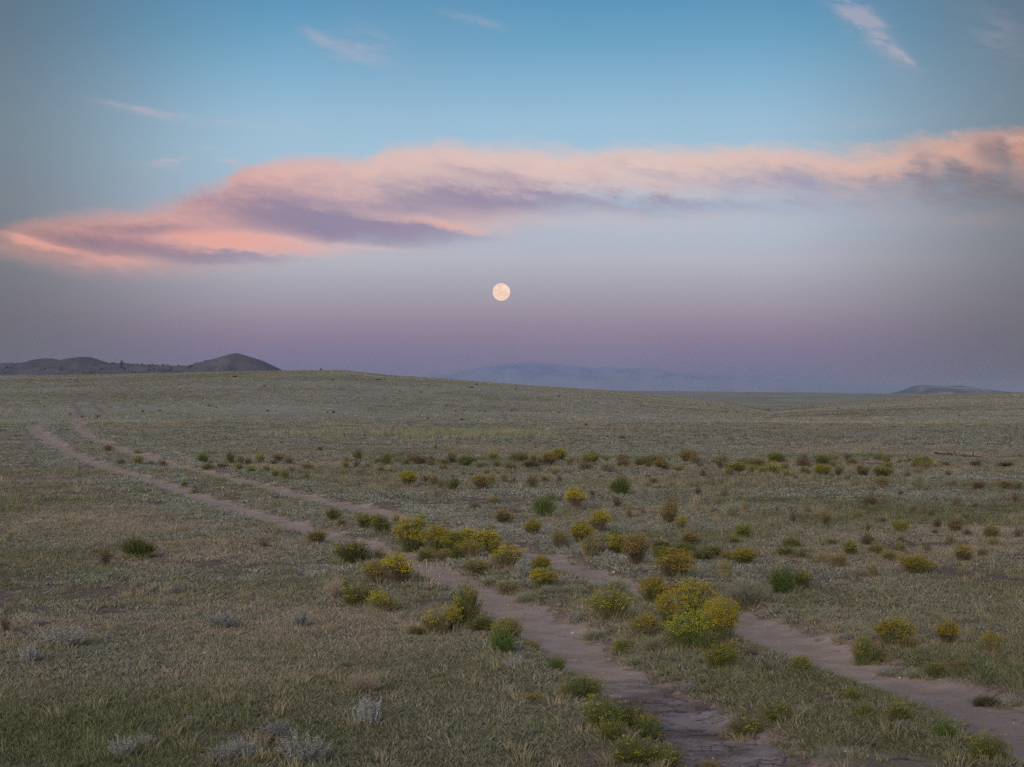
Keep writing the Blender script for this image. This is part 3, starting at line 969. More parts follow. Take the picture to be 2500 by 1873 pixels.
# --- left of the road
S('a', 890, 302, 240, 125, 'green', 'lush bright green bush alone on the grass left of the road', 'the lush green bush left of the road')
S('a', 682, 350, 95, 90, 'mustard', 'straw stemmed plant with faint yellow top beside the lush green bush', None)
S('a', 1705, 232, 110, 58, 'dry', 'small brown dried shrub on the turf left of the left rut', 'the small brown verge shrub')
S('5', 255, 305, 265, 118, 'olive', 'dark olive low bush faintly dotted yellow on the left verge', 'the dark olive bush on the left verge')
S('a', 1440, 757, 300, 95, 'sage', 'broad silver sage clump in the left foreground grass', 'the broad silver sage')
S('a', 1945, 752, 180, 122, 'sage', 'upright grey sage clump right of the broad silver one', None)
S('a', 775, 775, 125, 66, 'sage')
S('a', 240, 745, 140, 62, 'sage')
S('a', 190, 985, 150, 130, 'spiky', 'spindly grey sage with bare upright stems near the left edge', 'the spindly sage near the left edge')
S('a', 400, 890, 320, 130, 'sage')
S('a', 30, 780, 110, 120, 'dry')
S('a', 1080, 610, 130, 60, 'sage')
S('a', 1160, 530, 200, 55, 'sage')
S('a', 1240, 1368, 130, 55, 'sage')
S('a', 1560, 1600, 330, 130, 'sage')
S('a', 1790, 1490, 270, 140, 'sage', 'tall silver sage sprawling in the bottom foreground', 'the sprawling silver sage at the bottom')
S('a', 1950, 1645, 420, 190, 'sage')
S('a', 1420, 1650, 260, 130, 'sage')
S('a', 780, 1600, 200, 130, 'sage')
S('a', 935, 1525, 170, 75, 'sage')
S('b', 170, 1395, 250, 215, 'spiky', 'tall spiky silver sagebrush in the middle foreground', 'the tall spiky silver sagebrush')
S('b', 140, 1185, 250, 155, 'straw', 'round clump of pinkish straw just behind the spiky sagebrush', 'the round pinkish straw clump')
S('b', 1130, 1045, 165, 95, 'spiky', 'small pale upright sage below the bright green bush', None)
S('b', 1395, 1018, 135, 92, 'tuft', 'fresh green grass tuft at the left edge of the left rut', 'the fresh green grass tuft')
S('b', 1570, 1235, 290, 165, 'weedy', 'loose dark green bush with few yellow dots beside the cracked silt', 'the bush beside the cracked silt')
S('b', 1690, 1455, 260, 200, 'weedy')
S('b', 1880, 1405, 270, 190, 'weedy', 'yellow dotted green mound crowding the near end of the left rut', 'the yellow dotted mound')
S('b', 1990, 1460, 210, 175, 'weedy')
S('b', 1760, 1520, 200, 120, 'weedy')
S('b', 1900, 1665, 330, 150, 'weedy')
S('b', 2110, 1650, 230, 150, 'weedy')
S('b', 1240, 1252, 150, 65, 'olive')
S('b', 1240, 870, 130, 70, 'olive')
S('b', 30, 1010, 120, 55, 'sagegreen')
# --- the strip between the ruts and the left rut's bushes
S('5', 430, 97, 190, 92, 'greenyel', 'green bush on the strip between ruts, farthest of the near row', 'the farthest green bush of the near row')
S('5', 490, 132, 100, 62, 'olive')
S('5', 700, 165, 185, 115, 'greenyel')
S('5', 780, 110, 90, 62, 'mustard')
S('5', 860, 217, 230, 142, 'greenyel', 'green bush with a small orange cap at the row start', 'the orange capped green bush')
S('5', 990, 97, 95, 95, 'gold', 'lone yellow headed shrub behind the row, left of its twin', None)
S('5', 1200, 100, 115, 108, 'yellow', 'taller yellow green shrub behind the row, right of its twin', 'the twin yellow shrubs behind the row')
S('5', 1120, 335, 310, 250, 'gold', 'tall golden bush at the head of the long flowering row', 'the tall golden bush heading the row')
S('5', 1340, 372, 300, 210, 'gold', 'golden bush second in the long row between the ruts', None)
S('5', 1500, 400, 270, 200, 'yellow', 'green sided bush in the middle of the long row', None)
S('5', 1640, 395, 290, 190, 'gold', 'golden bush near the middle of the long row', None)
S('5', 1830, 385, 280, 165, 'gold', 'bright golden bush toward the near end of the long row', 'the near end of the long golden row')
S('5', 1985, 390, 190, 115, 'mustard', 'mustard bush at the near end, right side of the row', None)
S('5', 1640, 432, 300, 150, 'stemmy', 'half bare bush along the left flank of the long row', None)
S('5', 1730, 535, 270, 135, 'olive')
S('5', 1965, 545, 320, 195, 'stemmy', 'yellow topped stemmy bush set before the long row', 'the stemmy bush before the long row')
S('5', 1630, 222, 130, 92, 'mustard')
S('5', 600, 472, 330, 200, 'greenyel', 'green bush with bare brown lower stems left of the left rut', 'the brown stemmed green bush')
S('5', 820, 455, 145, 95, 'olive')
S('5', 800, 655, 330, 195, 'stemmy', 'brown stemmed bush with scattered gold heads by the left rut', 'the brown stemmed gold bush')
S('5', 1010, 665, 260, 212, 'bare', 'gold topped bush merged with the brown stemmed one', None)
S('5', 430, 782, 205, 195, 'straw', 'thin straw stemmed shrub at the left of its cluster', 'the thin straw stemmed shrub')
S('5', 505, 740, 125, 140, 'yellow', 'yellow headed shrub tucked behind the thin straw stemmed one', None)
S('5', 625, 855, 300, 155, 'greenyel', 'dark green low bush right of the thin straw stemmed shrub', None)
S('5', 885, 910, 330, 195, 'stemmy', 'open twiggy bush with a yellow spray at its right', 'the open twiggy bush')
S('5', 1075, 695, 50, 30, 'gold')
S('5', 1610, 1065, 360, 310, 'greenyel', 'large loose green bush with yellow tips at the left rut', 'the large loose green bush')
S('5', 1340, 1110, 330, 210, 'olive', 'grey olive bush with bare stems against the large loose one', None)
S('5', 1480, 1085, 190, 175, 'gold', 'orange gold spray in front of the large loose green bush', None)
S('5', 1930, 1315, 320, 225, 'green', 'bright green rounded bush nearest the left rut foreground', 'the bright green bush at the left rut')
S('5', 1990, 1160, 340, 190, 'stemmy', 'airy yellow flecked bush just behind the bright green one', None)
S('5', 1965, 692, 155, 112, 'olive')
S('5', 2130, 765, 190, 110, 'sagegreen')
S('6', 90, 620, 170, 180, 'sage', 'silver mat of sage between the ruts beside two gold bushes', None)
S('6', 255, 570, 185, 125, 'gold', 'flat topped gold bush alone between the ruts', 'the flat topped gold bush between ruts')
S('6', 285, 715, 240, 155, 'gold', 'gold bush with grass skirt in front of the flat topped one', None)
S('6', 410, 590, 90, 55, 'sagegreen')
S('6', 930, 752, 310, 135, 'sagegreen', 'low grey green shrub between the ruts before the orange topped bush', 'the low grey green shrub between ruts')
S('6', 880, 1012, 375, 245, 'lime', 'round lime topped broom bush with tan lower stems', 'the round lime topped broom bush')
S('6', 690, 880, 140, 60, 'gold')
S('6', 615, 970, 165, 95, 'sage')
S('6', 850, 805, 240, 85, 'sage')
S('6', 1280, 862, 290, 195, 'gold', 'yellow headed bush behind the big clump, on its left', None)
S('6', 1400, 1045, 240, 240, 'gold', 'dark sided dense gold bush at the left of the big clump', None)
S('6', 1640, 1000, 370, 285, 'gold', 'tallest gold bush at the back of the big clump', 'the big gold clump between the ruts')
S('6', 1610, 1275, 440, 330, 'yellow', 'yellow green bush at the front of the big clump', None)
S('6', 1890, 1235, 340, 340, 'gold', 'spreading gold bush at the right of the big clump', None)
S('6', 1800, 1090, 260, 220, 'gold', 'gold bush in the heart of the big clump', None)
S('6', 1215, 1180, 350, 245, 'stemmy', 'dull green bush of thin upright stems before the big clump', 'the thin stemmed bush before the big clump')
S('6', 1000, 1235, 195, 125, 'greenyel')
S('6', 1880, 1455, 330, 215, 'yellow', 'compact bright green bush with yellow tips below the big clump', 'the compact green bush below the big clump')
S('6', 1300, 1290, 330, 130, 'sagegreen', 'soft grey green patch in front of the thin stemmed bush', None)
S('6', 2150, 1340, 140, 75, 'dark')
for q in [('5', 1250, 400, 200, 110, 'weedy'), ('5', 1420, 420, 220, 110, 'olive'), ('5', 1560, 430, 200, 110, 'weedy'), 
          ('5', 1900, 430, 220, 110, 'greenyel'), ('5', 2060, 420, 150, 100, 'olive'), ('5', 1850, 610, 260, 60, 'sagegreen'),
          ('6', 1500, 1180, 260, 170, 'greenyel'), ('6', 1760, 1290, 300, 190, 'weedy'), ('6', 1460, 1290, 240, 130, 'weedy'), ('6', 1970, 1300, 180, 130, 'olive'),
          ('6', 760, 1090, 260, 90, 'sagegreen'), ('6', 560, 760, 260, 80, 'sagegreen'), ('6', 1120, 1330, 260, 90, 'sagegreen'), ('6', 340, 760, 200, 70, 'sagegreen'),
          ('5', 700, 800, 220, 110, 'weedy'), ('5', 1180, 1120, 220, 90, 'weedy'), ('5', 1740, 1100, 240, 120, 'weedy'), ('7', 900, 1300, 240, 120, 'weedy'), ('7', 1200, 1270, 200, 110, 'olive')]:
    S(*q)
# --- right rut's outer side
S('6', 185, 217, 170, 110, 'gold', 'round gold bush alone on the verge above the right rut', 'the round gold bush above the right rut')
S('6', 425, 335, 160, 150, 'olive', 'pale olive rounded bush at the right rut edge', 'the pale olive bush at the right rut')
S('6', 635, 288, 245, 138, 'gold', 'flat gold dome with dark sides above the right rut', 'the flat gold dome above the right rut')
S('6', 785, 182, 195, 148, 'bare', 'broom shaped gold topped bush behind the flat gold dome', 'the broom shaped bush behind the dome')
S('6', 620, 172, 135, 78, 'lime')
S('6', 690, 425, 195, 190, 'olive')
S('6', 795, 385, 150, 125, 'dry')
S('6', 950, 375, 225, 138, 'gold')
S('6', 850, 285, 105, 62, 'gold')
S('6', 930, 252, 115, 74, 'greenyel')
S('6', 1130, 505, 265, 218, 'mustard', 'rust orange topped broom bush at the right rut', 'the rust orange topped bush')
S('6', 1465, 495, 340, 135, 'gold', 'rear one of two stacked bright yellow domes', 'the two stacked yellow domes')
S('6', 1490, 615, 375, 160, 'bare', 'front one of two stacked yellow domes, on bare stems', None)
S('6', 1215, 605, 170, 80, 'sage')
S('6', 1540, 168, 145, 102, 'gold', 'small gold capped bush alone on the open turf', 'the small gold capped bush')
S('6', 2080, 238, 195, 122, 'yellow', 'rounded yellow green bush standing alone at centre right', 'the rounded yellow green bush')
S('6', 1990, 285, 120, 66, 'gold')
S('6', 1345, 402, 190, 95, 'greenyel')
S('6', 1330, 335, 200, 88, 'greenyel')
S('6', 1610, 305, 225, 105, 'mustard')
S('6', 1560, 370, 260, 90, 'weedy')
S('6', 1720, 435, 250, 85, 'weedy')
S('6', 1800, 390, 220, 75, 'weedy')
S('6', 1950, 440, 180, 85, 'olive')
S('6', 2080, 475, 250, 118, 'gold', 'low gold bush pair at right of the two stacked domes', 'the low gold pair')
S('6', 1920, 595, 125, 118, 'lime')
S('6', 1560, 690, 330, 60, 'olive')
S('c', 420, 612, 330, 190, 'sagegreen', 'large pale grey green grassy shrub at the right rut', 'the large pale grassy shrub')
S('c', 650, 530, 260, 155, 'green')
S('c', 775, 495, 115, 105, 'greenyel')
# --- open turf right of centre
S('3', 465, 512, 222, 156, 'green', 'dark green dome bush standing out on the open turf', 'the dark green dome bush')
S('2', 1760, 678, 262, 155, 'green', 'vivid green spreading bush on the open turf', 'the vivid green spreading bush')
S('2', 545, 402, 165, 98, 'gold', 'gold bush alone in front of the belt of brush', 'the gold bush before the brush belt')
S('2', 700, 362, 90, 62, 'dark')
S('2', 770, 390, 130, 88, 'olive')
S('2', 930, 432, 135, 118, 'green', 'dense green bush half of a pair before the brush belt', 'the dense green bush before the belt')
S('2', 840, 425, 105, 98, 'dry')
S('2', 1195, 432, 165, 98, 'mustard', 'gold olive dome with a smaller gold one behind its right', 'the gold olive dome before the belt')
S('2', 1292, 392, 92, 88, 'gold')
S('2', 1660, 407, 118, 98, 'mustard')
S('2', 1765, 357, 80, 50, 'mustard')
S('2', 1315, 557, 122, 78, 'olive', 'dark olive shrub left of the vivid green spreading bush', None)
S('2', 1135, 602, 110, 48, 'green')
S('2', 1830, 522, 130, 68, 'dry')
S('2', 2060, 607, 158, 150, 'bare', 'upright gold topped shrub with bare brown stems right of the vivid green bush', 'the upright brown stemmed shrub')
S('2', 2070, 482, 110, 62, 'olive')
S('2', 1400, 742, 165, 112, 'mustard')
S('2', 1500, 642, 62, 50, 'dry')
S('2', 1390, 358, 92, 70, 'olive')
S('2', 1490, 362, 70, 62, 'dry')
S('2', 1900, 362, 65, 60, 'dark')
S('2', 1280, 800, 110, 50, 'olive')
S('2', 1145, 335, 40, 28, 'dark')
S('2', 1025, 360, 45, 32, 'olive')
S('2', 380, 272, 45, 42, 'olive')
S('2', 290, 265, 40, 38, 'dark')
S('2', 1030, 298, 60, 40, 'olive')
S('2', 1110, 300, 60, 36, 'olive')
S('2', 1250, 305, 70, 50, 'dark')
S('2', 1460, 280, 90, 36, 'dry')
S('2', 1350, 292, 60, 44, 'dry')
S('2', 1860, 298, 100, 60, 'olive')
S('2', 870, 250, 75, 40, 'dry')
S('2', 665, 252, 75, 34, 'dry')
S('2', 130, 238, 60, 36, 'dry')
S('2', 175, 232, 55, 42, 'mustard')
S('3', 190, 537, 72, 62, 'dark')
S('3', 430, 643, 92, 84, 'dark')
S('3', 545, 748, 72, 86, 'mustard')
S('3', 680, 712, 82, 64, 'dry')
S('3', 945, 805, 175, 165, 'mustard', 'faded broom shrub behind the small gold capped bush', None)
S('3', 960, 602, 112, 78, 'dry')
S('3', 1215, 532, 80, 80, 'dark', 'dark green shrub behind a tan twiggy one on the open turf', 'the paired dark shrub')
S('3', 1205, 612, 112, 88, 'straw')
S('3', 1485, 547, 112, 88, 'dry')
S('3', 1420, 622, 100, 66, 'dry')
S('3', 1560, 748, 200, 168, 'sagegreen', 'tall loose grey green shrub on the open turf at right', 'the tall loose grey green shrub')
S('3', 1680, 692, 95, 92, 'olive')
S('3', 1390, 702, 82, 56, 'dark')
S('3', 1400, 803, 112, 92, 'straw')
S('3', 1870, 732, 84, 80, 'olive')
S('3', 1940, 834, 130, 92, 'sagegreen')
S('3', 2125, 687, 74, 56, 'dark')
S('3', 2160, 788, 112, 112, 'dry')
S('3', 785, 402, 92, 52, 'mustard')
S('3', 735, 447, 92, 46, 'mustard')
S('3', 730, 345, 70, 36, 'olive')
S('3', 1270, 337, 130, 84, 'dry')
S('3', 1530, 332, 112, 74, 'olive')
S('3', 2000, 682, 62, 62, 'dry')
S('3', 560, 665, 90, 40, 'dry')
S('3', 270, 352, 80, 38, 'dry')
S('3', 990, 352, 70, 36, 'dry')
S('3', 1680, 340, 60, 34, 'olive')
S('3', 1250, 676, 110, 34, 'dry')
S('3', 830, 710, 70, 50, 'olive')
# --- golden drift at the right end of the belt
S('3', 1650, 277, 130, 60, 'gold', 'low gold mound starting the golden drift in the brush belt', 'the start of the golden drift')
S('3', 1780, 288, 110, 58, 'gold')
S('3', 1850, 318, 115, 66, 'gold')
S('3', 1950, 304, 130, 74, 'gold', 'dense gold mound in the middle of the golden drift', 'the middle of the golden drift')
S('3', 2090, 292, 115, 74, 'gold')
S('3', 2080, 348, 105, 64, 'gold', 'gold bush standing forward of the golden drift', 'the gold bush forward of the drift')
S('4', 240, 334, 190, 96, 'gold', 'biggest gold bush of the golden drift at its right end', 'the biggest gold bush of the drift')
S('4', 60, 312, 125, 62, 'greenyel')
S('4', 400, 322, 130, 72, 'greenyel')
S('4', 630, 332, 165, 92, 'mustard')
S('4', 830, 342, 175, 108, 'greenyel')
S('4', 880, 258, 105, 52, 'mustard')
S('4', 1230, 238, 230, 66, 'yellow', 'broad green yellow mound below the fallen branch', 'the broad mound below the fallen branch')
S('4', 1440, 232, 130, 50, 'olive')
S('4', 1740, 238, 135, 60, 'dark')
S('4', 885, 160, 100, 38, 'dry')
S('4', 2050, 242, 190, 44, 'dark')
S('4', 1180, 472, 178, 128, 'sagegreen', 'bushy grey green shrub on the turf below the golden drift', 'the bushy grey green shrub')
S('4', 1180, 322, 80, 50, 'dark')
S('4', 1470, 330, 90, 60, 'olive')
S('4', 1075, 350, 110, 70, 'dry')
S('4', 830, 452, 158, 126, 'olive')
S('4', 720, 482, 95, 62, 'olive')
S('4', 480, 382, 70, 46, 'dark')
S('4', 555, 442, 95, 60, 'olive')
S('4', 700, 627, 196, 105, 'dry')
S('4', 735, 612, 80, 50, 'dark')
S('4', 1555, 637, 165, 114, 'dry', 'reddish brown twiggy shrub with a green heart on the right turf', 'the reddish twiggy shrub')
S('4', 2140, 592, 135, 114, 'dry')
S('4', 1770, 472, 210, 96, 'dry')
S('4', 1510, 425, 110, 60, 'dry')
S('4', 2050, 452, 190, 64, 'mustard')
S('4', 2155, 477, 100, 70, 'dark')
S('4', 270, 828, 122, 108, 'mustard')
S('4', 90, 702, 115, 74, 'dry')
S('4', 200, 722, 122, 92, 'straw')
S('4', 680, 892, 115, 84, 'dark')
S('4', 1000, 893, 200, 146, 'lime', 'lime green broom shrub on the open turf at the right', 'the lime broom shrub at the right')
S('4', 1000, 988, 115, 94, 'dry')
S('4', 1355, 842, 92, 92, 'dark')
S('4', 1300, 727, 78, 52, 'dark')
S('4', 1550, 882, 195, 114, 'mustard')
S('4', 1655, 922, 112, 64, 'dark')
S('4', 1340, 902, 84, 48, 'dark')
S('4', 1495, 1003, 135, 92, 'olive')
S('4', 1910, 942, 195, 132, 'olive')
S('4', 2165, 942, 112, 92, 'dark')
S('4', 680, 992, 145, 82, 'dark')
S('4', 590, 742, 112, 72, 'olive')
S('4', 690, 722, 72, 50, 'dark')
S('4', 820, 782, 84, 42, 'dark')
S('4', 1130, 692, 112, 62, 'dry')
S('4', 1000, 522, 70, 44, 'dark')
S('4', 1735, 637, 70, 36, 'dark')
S('4', 1250, 780, 70, 50, 'dry')
S('4', 1650, 770, 110, 60, 'dark')
S('4', 870, 720, 120, 70, 'dry')
# --- right foreground
S('7', 1250, 558, 340, 126, 'gold', 'wide low gold bush alone on the dark turf at right', 'the wide low gold bush at right')
S('7', 1385, 505, 100, 66, 'olive')
S('7', 1670, 443, 195, 116, 'mustard', 'dull gold topped bush behind and right of the wide low one', 'the dull gold bush at far right')
S('7', 1840, 413, 125, 92, 'dry')
S('7', 850, 583, 145, 116, 'olive')
S('7', 690, 584, 125, 92, 'sagegreen')
S('7', 540, 504, 165, 112, 'olive')
S('7', 390, 463, 135, 92, 'olive')
S('7', 660, 393, 175, 114, 'greenyel')
S('7', 1100, 363, 135, 72, 'greenyel')
S('7', 800, 293, 125, 62, 'dark')
S('7', 870, 385, 160, 80, 'olive')
S('7', 1010, 440, 160, 80, 'olive')
S('7', 480, 300, 130, 50, 'dark')
S('7', 1340, 365, 110, 60, 'dark')
S('7', 1950, 310, 150, 70, 'olive')
S('7', 120, 320, 200, 80, 'weedy')
S('7', 60, 400, 190, 80, 'weedy')
S('7', 210, 420, 150, 70, 'dark')
S('7', 1070, 1245, 390, 208, 'gold', 'wide bright gold bush at the outer edge of the right rut', 'the wide gold bush at the right rut edge')
S('7', 770, 1315, 250, 225, 'greenyel', 'green bush with few gold heads spilling into the right rut', None)
S('7', 1525, 1195, 225, 195, 'bare', 'vase shaped gold capped bush alone at the far right', 'the vase shaped gold bush')
S('7', 1910, 1295, 250, 222, 'stemmy', 'dim half bare bush right of the vase shaped one', 'the dim half bare bush')
S('7', 1010, 1395, 260, 116, 'sage', 'silver sage mat in the right rut below the wide gold bush', 'the silver mat by the right rut')
S('7', 620, 1145, 195, 64, 'sage')
S('7', 360, 1114, 115, 62, 'sage')
S('7', 340, 1010, 120, 55, 'sagegreen')
S('7', 1420, 1440, 210, 118, 'weedy')
S('7', 1230, 1430, 160, 90, 'sagegreen')
S('7', 1640, 1440, 200, 90, 'olive')
S('c', 420, 1405, 270, 130, 'weedy', 'yellow flecked green mat right of the near left rut', 'the yellow flecked mat')
S('c', 620, 1382, 230, 125, 'weedy')
S('c', 1170, 1345, 160, 96, 'weedy')
S('c', 1400, 1392, 180, 116, 'greenyel', 'low gold flecked bush in the bottom right grass', 'the low gold flecked bush')
S('c', 1440, 1425, 155, 62, 'sage')
S('c', 1100, 1250, 130, 90, 'greenyel')
S('c', 1960, 1205, 210, 95, 'dark')
S('c', 2125, 1215, 155, 105, 'sage')
S('c', 1710, 1505, 190, 105, 'green')
S('c', 1990, 1645, 310, 155, 'weedy')
S('c', 780, 1065, 175, 95, 'greenyel')
S('c', 560, 1060, 110, 70, 'dark')
S('c', 40, 1135, 130, 82, 'sage')
S('c', 800, 1360, 140, 70, 'sagegreen')
S('c', 180, 1600, 160, 90, 'olive')
# --- specks far out on the slope
for q in [(925, 549, 20, 14), (1402, 519, 16, 9), (1171, 570, 14, 10), (1735, 543, 26, 10), (2162, 554, 26, 14), (2122, 553, 14, 10), (880, 511, 14, 9),
          (1825, 750, 20, 12), (1520, 323, 40, 10), (1715, 383, 22, 9), (1030, 543, 30, 8), (1355, 510, 30, 8), (290, 515, 20, 8), (2160, 342, 16, 9)]:
    S('A', *q, 'dark', 'tiny dark shrub dotted on the far grass slope')
for q in [(515, 423, 20, 9), (380, 418, 12, 8), (570, 378, 14, 9), (880, 373, 14, 9), (1410, 451, 16, 10), (1132, 403, 14, 9), (385, 534, 16, 9), (742, 546, 14, 9),
          (797, 539, 18, 8), (892, 542, 18, 8), (935, 545, 24, 8), (1105, 544, 14, 10), (1412, 555, 22, 9), (562, 593, 22, 11), (780, 602, 44, 10), (1590, 634, 36, 12),
          (1740, 638, 32, 10), (1262, 782, 26, 14), (1370, 774, 22, 12), (1830, 722, 70, 16), (2126, 608, 8, 10), (845, 392, 50, 8), (240, 342, 60, 8), (20, 697, 20, 9)]:
    S('B', *q, 'dark', 'tiny dark shrub dotted on the far grass slope')
for q in [(1792, 573, 14, 8), (575, 835, 40, 14), (1340, 841, 60, 16), (1050, 820, 14, 12), (560, 536, 24, 10), (1010, 525, 20, 7)]:
    S('C', *q, 'dark', 'tiny dark shrub dotted on the far grass slope')
S('B', 610, 788, 36, 30, 'olive', 'small olive shrub alone on pale grass behind the brush belt', None)
S('A', 2081, 276, 22, 12, 'dark', 'tiny dark bush on the skyline of the grassy ridge', None)
# --- the belt of brush that crosses the plain
_r = random.Random(5)
for _i in range(92):
    _x = 840 + 1440 * (_i + _r.uniform(-1.2, 1.2)) / 92
    _y = 1138 + _r.triangular(-17, 22, -5) + 3 * math.sin(_x / 130)
    _w = _r.choice([_r.uniform(14, 26), _r.uniform(24, 58)])
    _k = _r.choice(['olive', 'weedy', 'greenyel', 'dark', 'dry', 'olive', 'weedy', 'gold', 'sagegreen', 'mustard'])
    SHRUBS.append([_x, _y, _w, min(22, _w * _r.uniform(.45, .8)), _k, 'low dull shrub crowded in the belt of brush across the plain', None])



def size_word(w):
    return 'tiny ' if w < 16 else 'small ' if w < 30 else '' if w < 60 else 'broad '


def place_shrubs():
    marks = [(s[0], s[1], s[6]) for s in SHRUBS if s[6]]
    made = {}
    r = random.Random(11)
    for s in SHRUBS:
        sx, sy, w, h, kind, label, lm = s
        if label is None:
            words = []
            for mx, my, ml in sorted(marks, key=lambda m: (m[0] - sx) ** 2 + ((m[1] - sy) * 2.2) ** 2)[:3]:
                ddx, ddy = sx - mx, (sy - my) * 2.2
                if abs(ddx) > 2.5 * abs(ddy):
                    rel = 'left of' if ddx < 0 else 'right of'
                elif abs(ddy) > 2.5 * abs(ddx):
                    rel = 'behind' if ddy < 0 else 'in front of'
                else:
                    rel = ('behind ' if ddy < 0 else 'before ') + ('and left of' if ddx < 0 else 'and right of')
                dist = math.hypot(ddx, ddy)
                far = 'close ' if dist < 45 else 'well ' if dist > 130 else ''
                words.append(f'{size_word(w)}{LOOK[kind]} {far}{rel} {ml}'.replace('shrub on bare brown stems', 'brown stemmed shrub'))
            words = [t if len(t.split()) <= 16 else t.replace(' close ', ' ').replace(' well ', ' ').replace('tiny ', '').replace('small ', '').replace('broad ', '') for t in words]
            words = [t for t in words if len(t.split()) <= 16] or words
            label = next((t for t in words if t not in made), words[0])
        made[label] = made.get(label, 0) + 1
        s[5] = label
    for s in SHRUBS:
        sx, sy, w, h, kind, label, lm = s
        p = at(sx, sy)
        d = p[1]
        big = 1.0 if w > 45 else 1.15
        wm, hm = 1.16 * big * w * d / FPX, big * h * d / FPX
        hi = w > 42
        k = r.randrange(4 if hi else 3)
        root = link(NAME_OF[kind], None)
        root.location = (p[0], p[1] + wm * 0.10, p[2] - 0.01)
        root.location.z = float(land(np.array([root.location.x]), np.array([root.location.y]))[0]) - 0.01
        root.rotation_euler = (0, 0, r.uniform(-0.6, 0.6) if kind == 'stemmy' else r.uniform(0, 6.28))
        root.scale = (wm * r.uniform(.95, 1.08), wm * r.uniform(.9, 1.1), hm * r.uniform(1.06, 1.16))
        tag(root, label, CAT_OF.get(kind, 'shrub'), 'shrubs scattered over the prairie' if kind not in CAT_OF else 'grass clumps beside the track')
        root.empty_display_size = 0.2
        for part, me in proto(kind, k, hi).items():
            link(PART_NAMES[part], me, root)


# ------------------------------------------------------------------ ground cover (nobody could count it)
def tuft_mesh(name, seed, n, rad, h, wd, lean, material, seg=2):
    r = np.random.default_rng(seed)
    ph = r.uniform(0, 6.283, n)
    q = rad * np.sqrt(r.uniform(0, 1, n))
    b = np.stack([q * np.cos(ph), q * np.sin(ph), np.full(n, -0.01)], 1)
    hh = r.uniform(*h, n)
    ld = ph + r.normal(0, .9, n)
    out = np.stack([np.cos(ld), np.sin(ld), np.zeros(n)], 1) * (r.uniform(*lean, n) * hh)[:, None]
    mid = b + out * 0.35 + np.array([0, 0, 1]) * (hh * .6)[:, None]
    tip = b + out + np.array([0, 0, 1]) * hh[:, None]
    s1 = r.uniform(0, 6.283, n)
    side = np.stack([np.cos(s1), np.sin(s1), np.zeros(n)], 1)
    w = r.uniform(*wd, n)[:, None] / 2
    v = np.stack([b - side * w, b + side * w, mid + side * w * .8, mid - side * w * .8, tip], 1).reshape(-1, 3)
    i = np.arange(n)[:, None] * 5
    me = new_mesh(name, v, [i + np.array([[0, 1, 2, 3]]), i + np.array([[3, 2, 4]])], [material])
    return me


def scatter(name, label, meshes, pts, scl, tint, seed, tall=1.0):
    """One stuff object: the tufts are copied onto the points by geometry nodes."""
    r = np.random.default_rng(seed)
    n = len(pts)
    me = bpy.data.meshes.new(name)
    me.vertices.add(n)
    me.vertices.foreach_set('co', np.asarray(pts, np.float32).ravel())
    me.update()
    rot = np.stack([r.normal(0, .10, n), r.normal(0, .10, n), r.uniform(0, 6.283, n)], 1)
    for nm, ty, dat in (('rot', 'FLOAT_VECTOR', rot), ('scl', 'FLOAT_VECTOR', np.stack([scl, scl, (scl ** .25 if name not in ('gravel', 'hill_scrub', 'tall_grass', 'bunch_grass') else scl) * tall], 1)), ('tint', 'FLOAT', tint), ('pick', 'INT', r.integers(0, len(meshes), n))):
        a = me.attributes.new(nm, ty, 'POINT')
        if ty == 'FLOAT_VECTOR':
            a.data.foreach_set('vector', np.asarray(dat, np.float32).ravel())
        elif ty == 'INT':
            a.data.foreach_set('value', np.asarray(dat, np.int32))
        else:
            a.data.foreach_set('value', np.asarray(dat, np.float32))
    coll = bpy.data.collections.new(name + ' pieces')
    for i, m_ in enumerate(meshes):
        coll.objects.link(bpy.data.objects.new(f'{name} piece {i}', m_))
    o = tag(link(name, me), label, kind='stuff')
    nt = bpy.data.node_groups.new(name, 'GeometryNodeTree')
    nt.interface.new_socket('Geometry', in_out='INPUT', socket_type='NodeSocketGeometry')
    nt.interface.new_socket('Geometry', in_out='OUTPUT', socket_type='NodeSocketGeometry')
    gi, go = nt.nodes.new('NodeGroupInput'), nt.nodes.new('NodeGroupOutput')
    ip = nt.nodes.new('GeometryNodeInstanceOnPoints')
    ci = nt.nodes.new('GeometryNodeCollectionInfo')
    ci.inputs['Collection'].default_value = coll
    ci.inputs['Separate Children'].default_value = True
    ci.inputs['Reset Children'].default_value = True

    def named(nm, ty):
        q = nt.nodes.new('GeometryNodeInputNamedAttribute')
        q.data_type = ty
        q.inputs['Name'].default_value = nm
        return q.outputs['Attribute']
    L = nt.links.new
    L(gi.outputs[0], ip.inputs['Points'])
    L(ci.outputs[0], ip.inputs['Instance'])
    ip.inputs['Pick Instance'].default_value = True
    L(named('pick', 'INT'), ip.inputs['Instance Index'])
    L(named('rot', 'FLOAT_VECTOR'), ip.inputs['Rotation'])
    L(named('scl', 'FLOAT_VECTOR'), ip.inputs['Scale'])
    L(ip.outputs[0], go.inputs[0])
    md = o.modifiers.new('cover', 'NODES')
    md.node_group = nt
    return o


def fan(n, d0, d1, half=21.0):
    d = np.sqrt(rng.uniform(d0 * d0, d1 * d1, n))
    a = np.radians(rng.uniform(-half, half, n))
    return d * np.sin(a), d * np.cos(a)


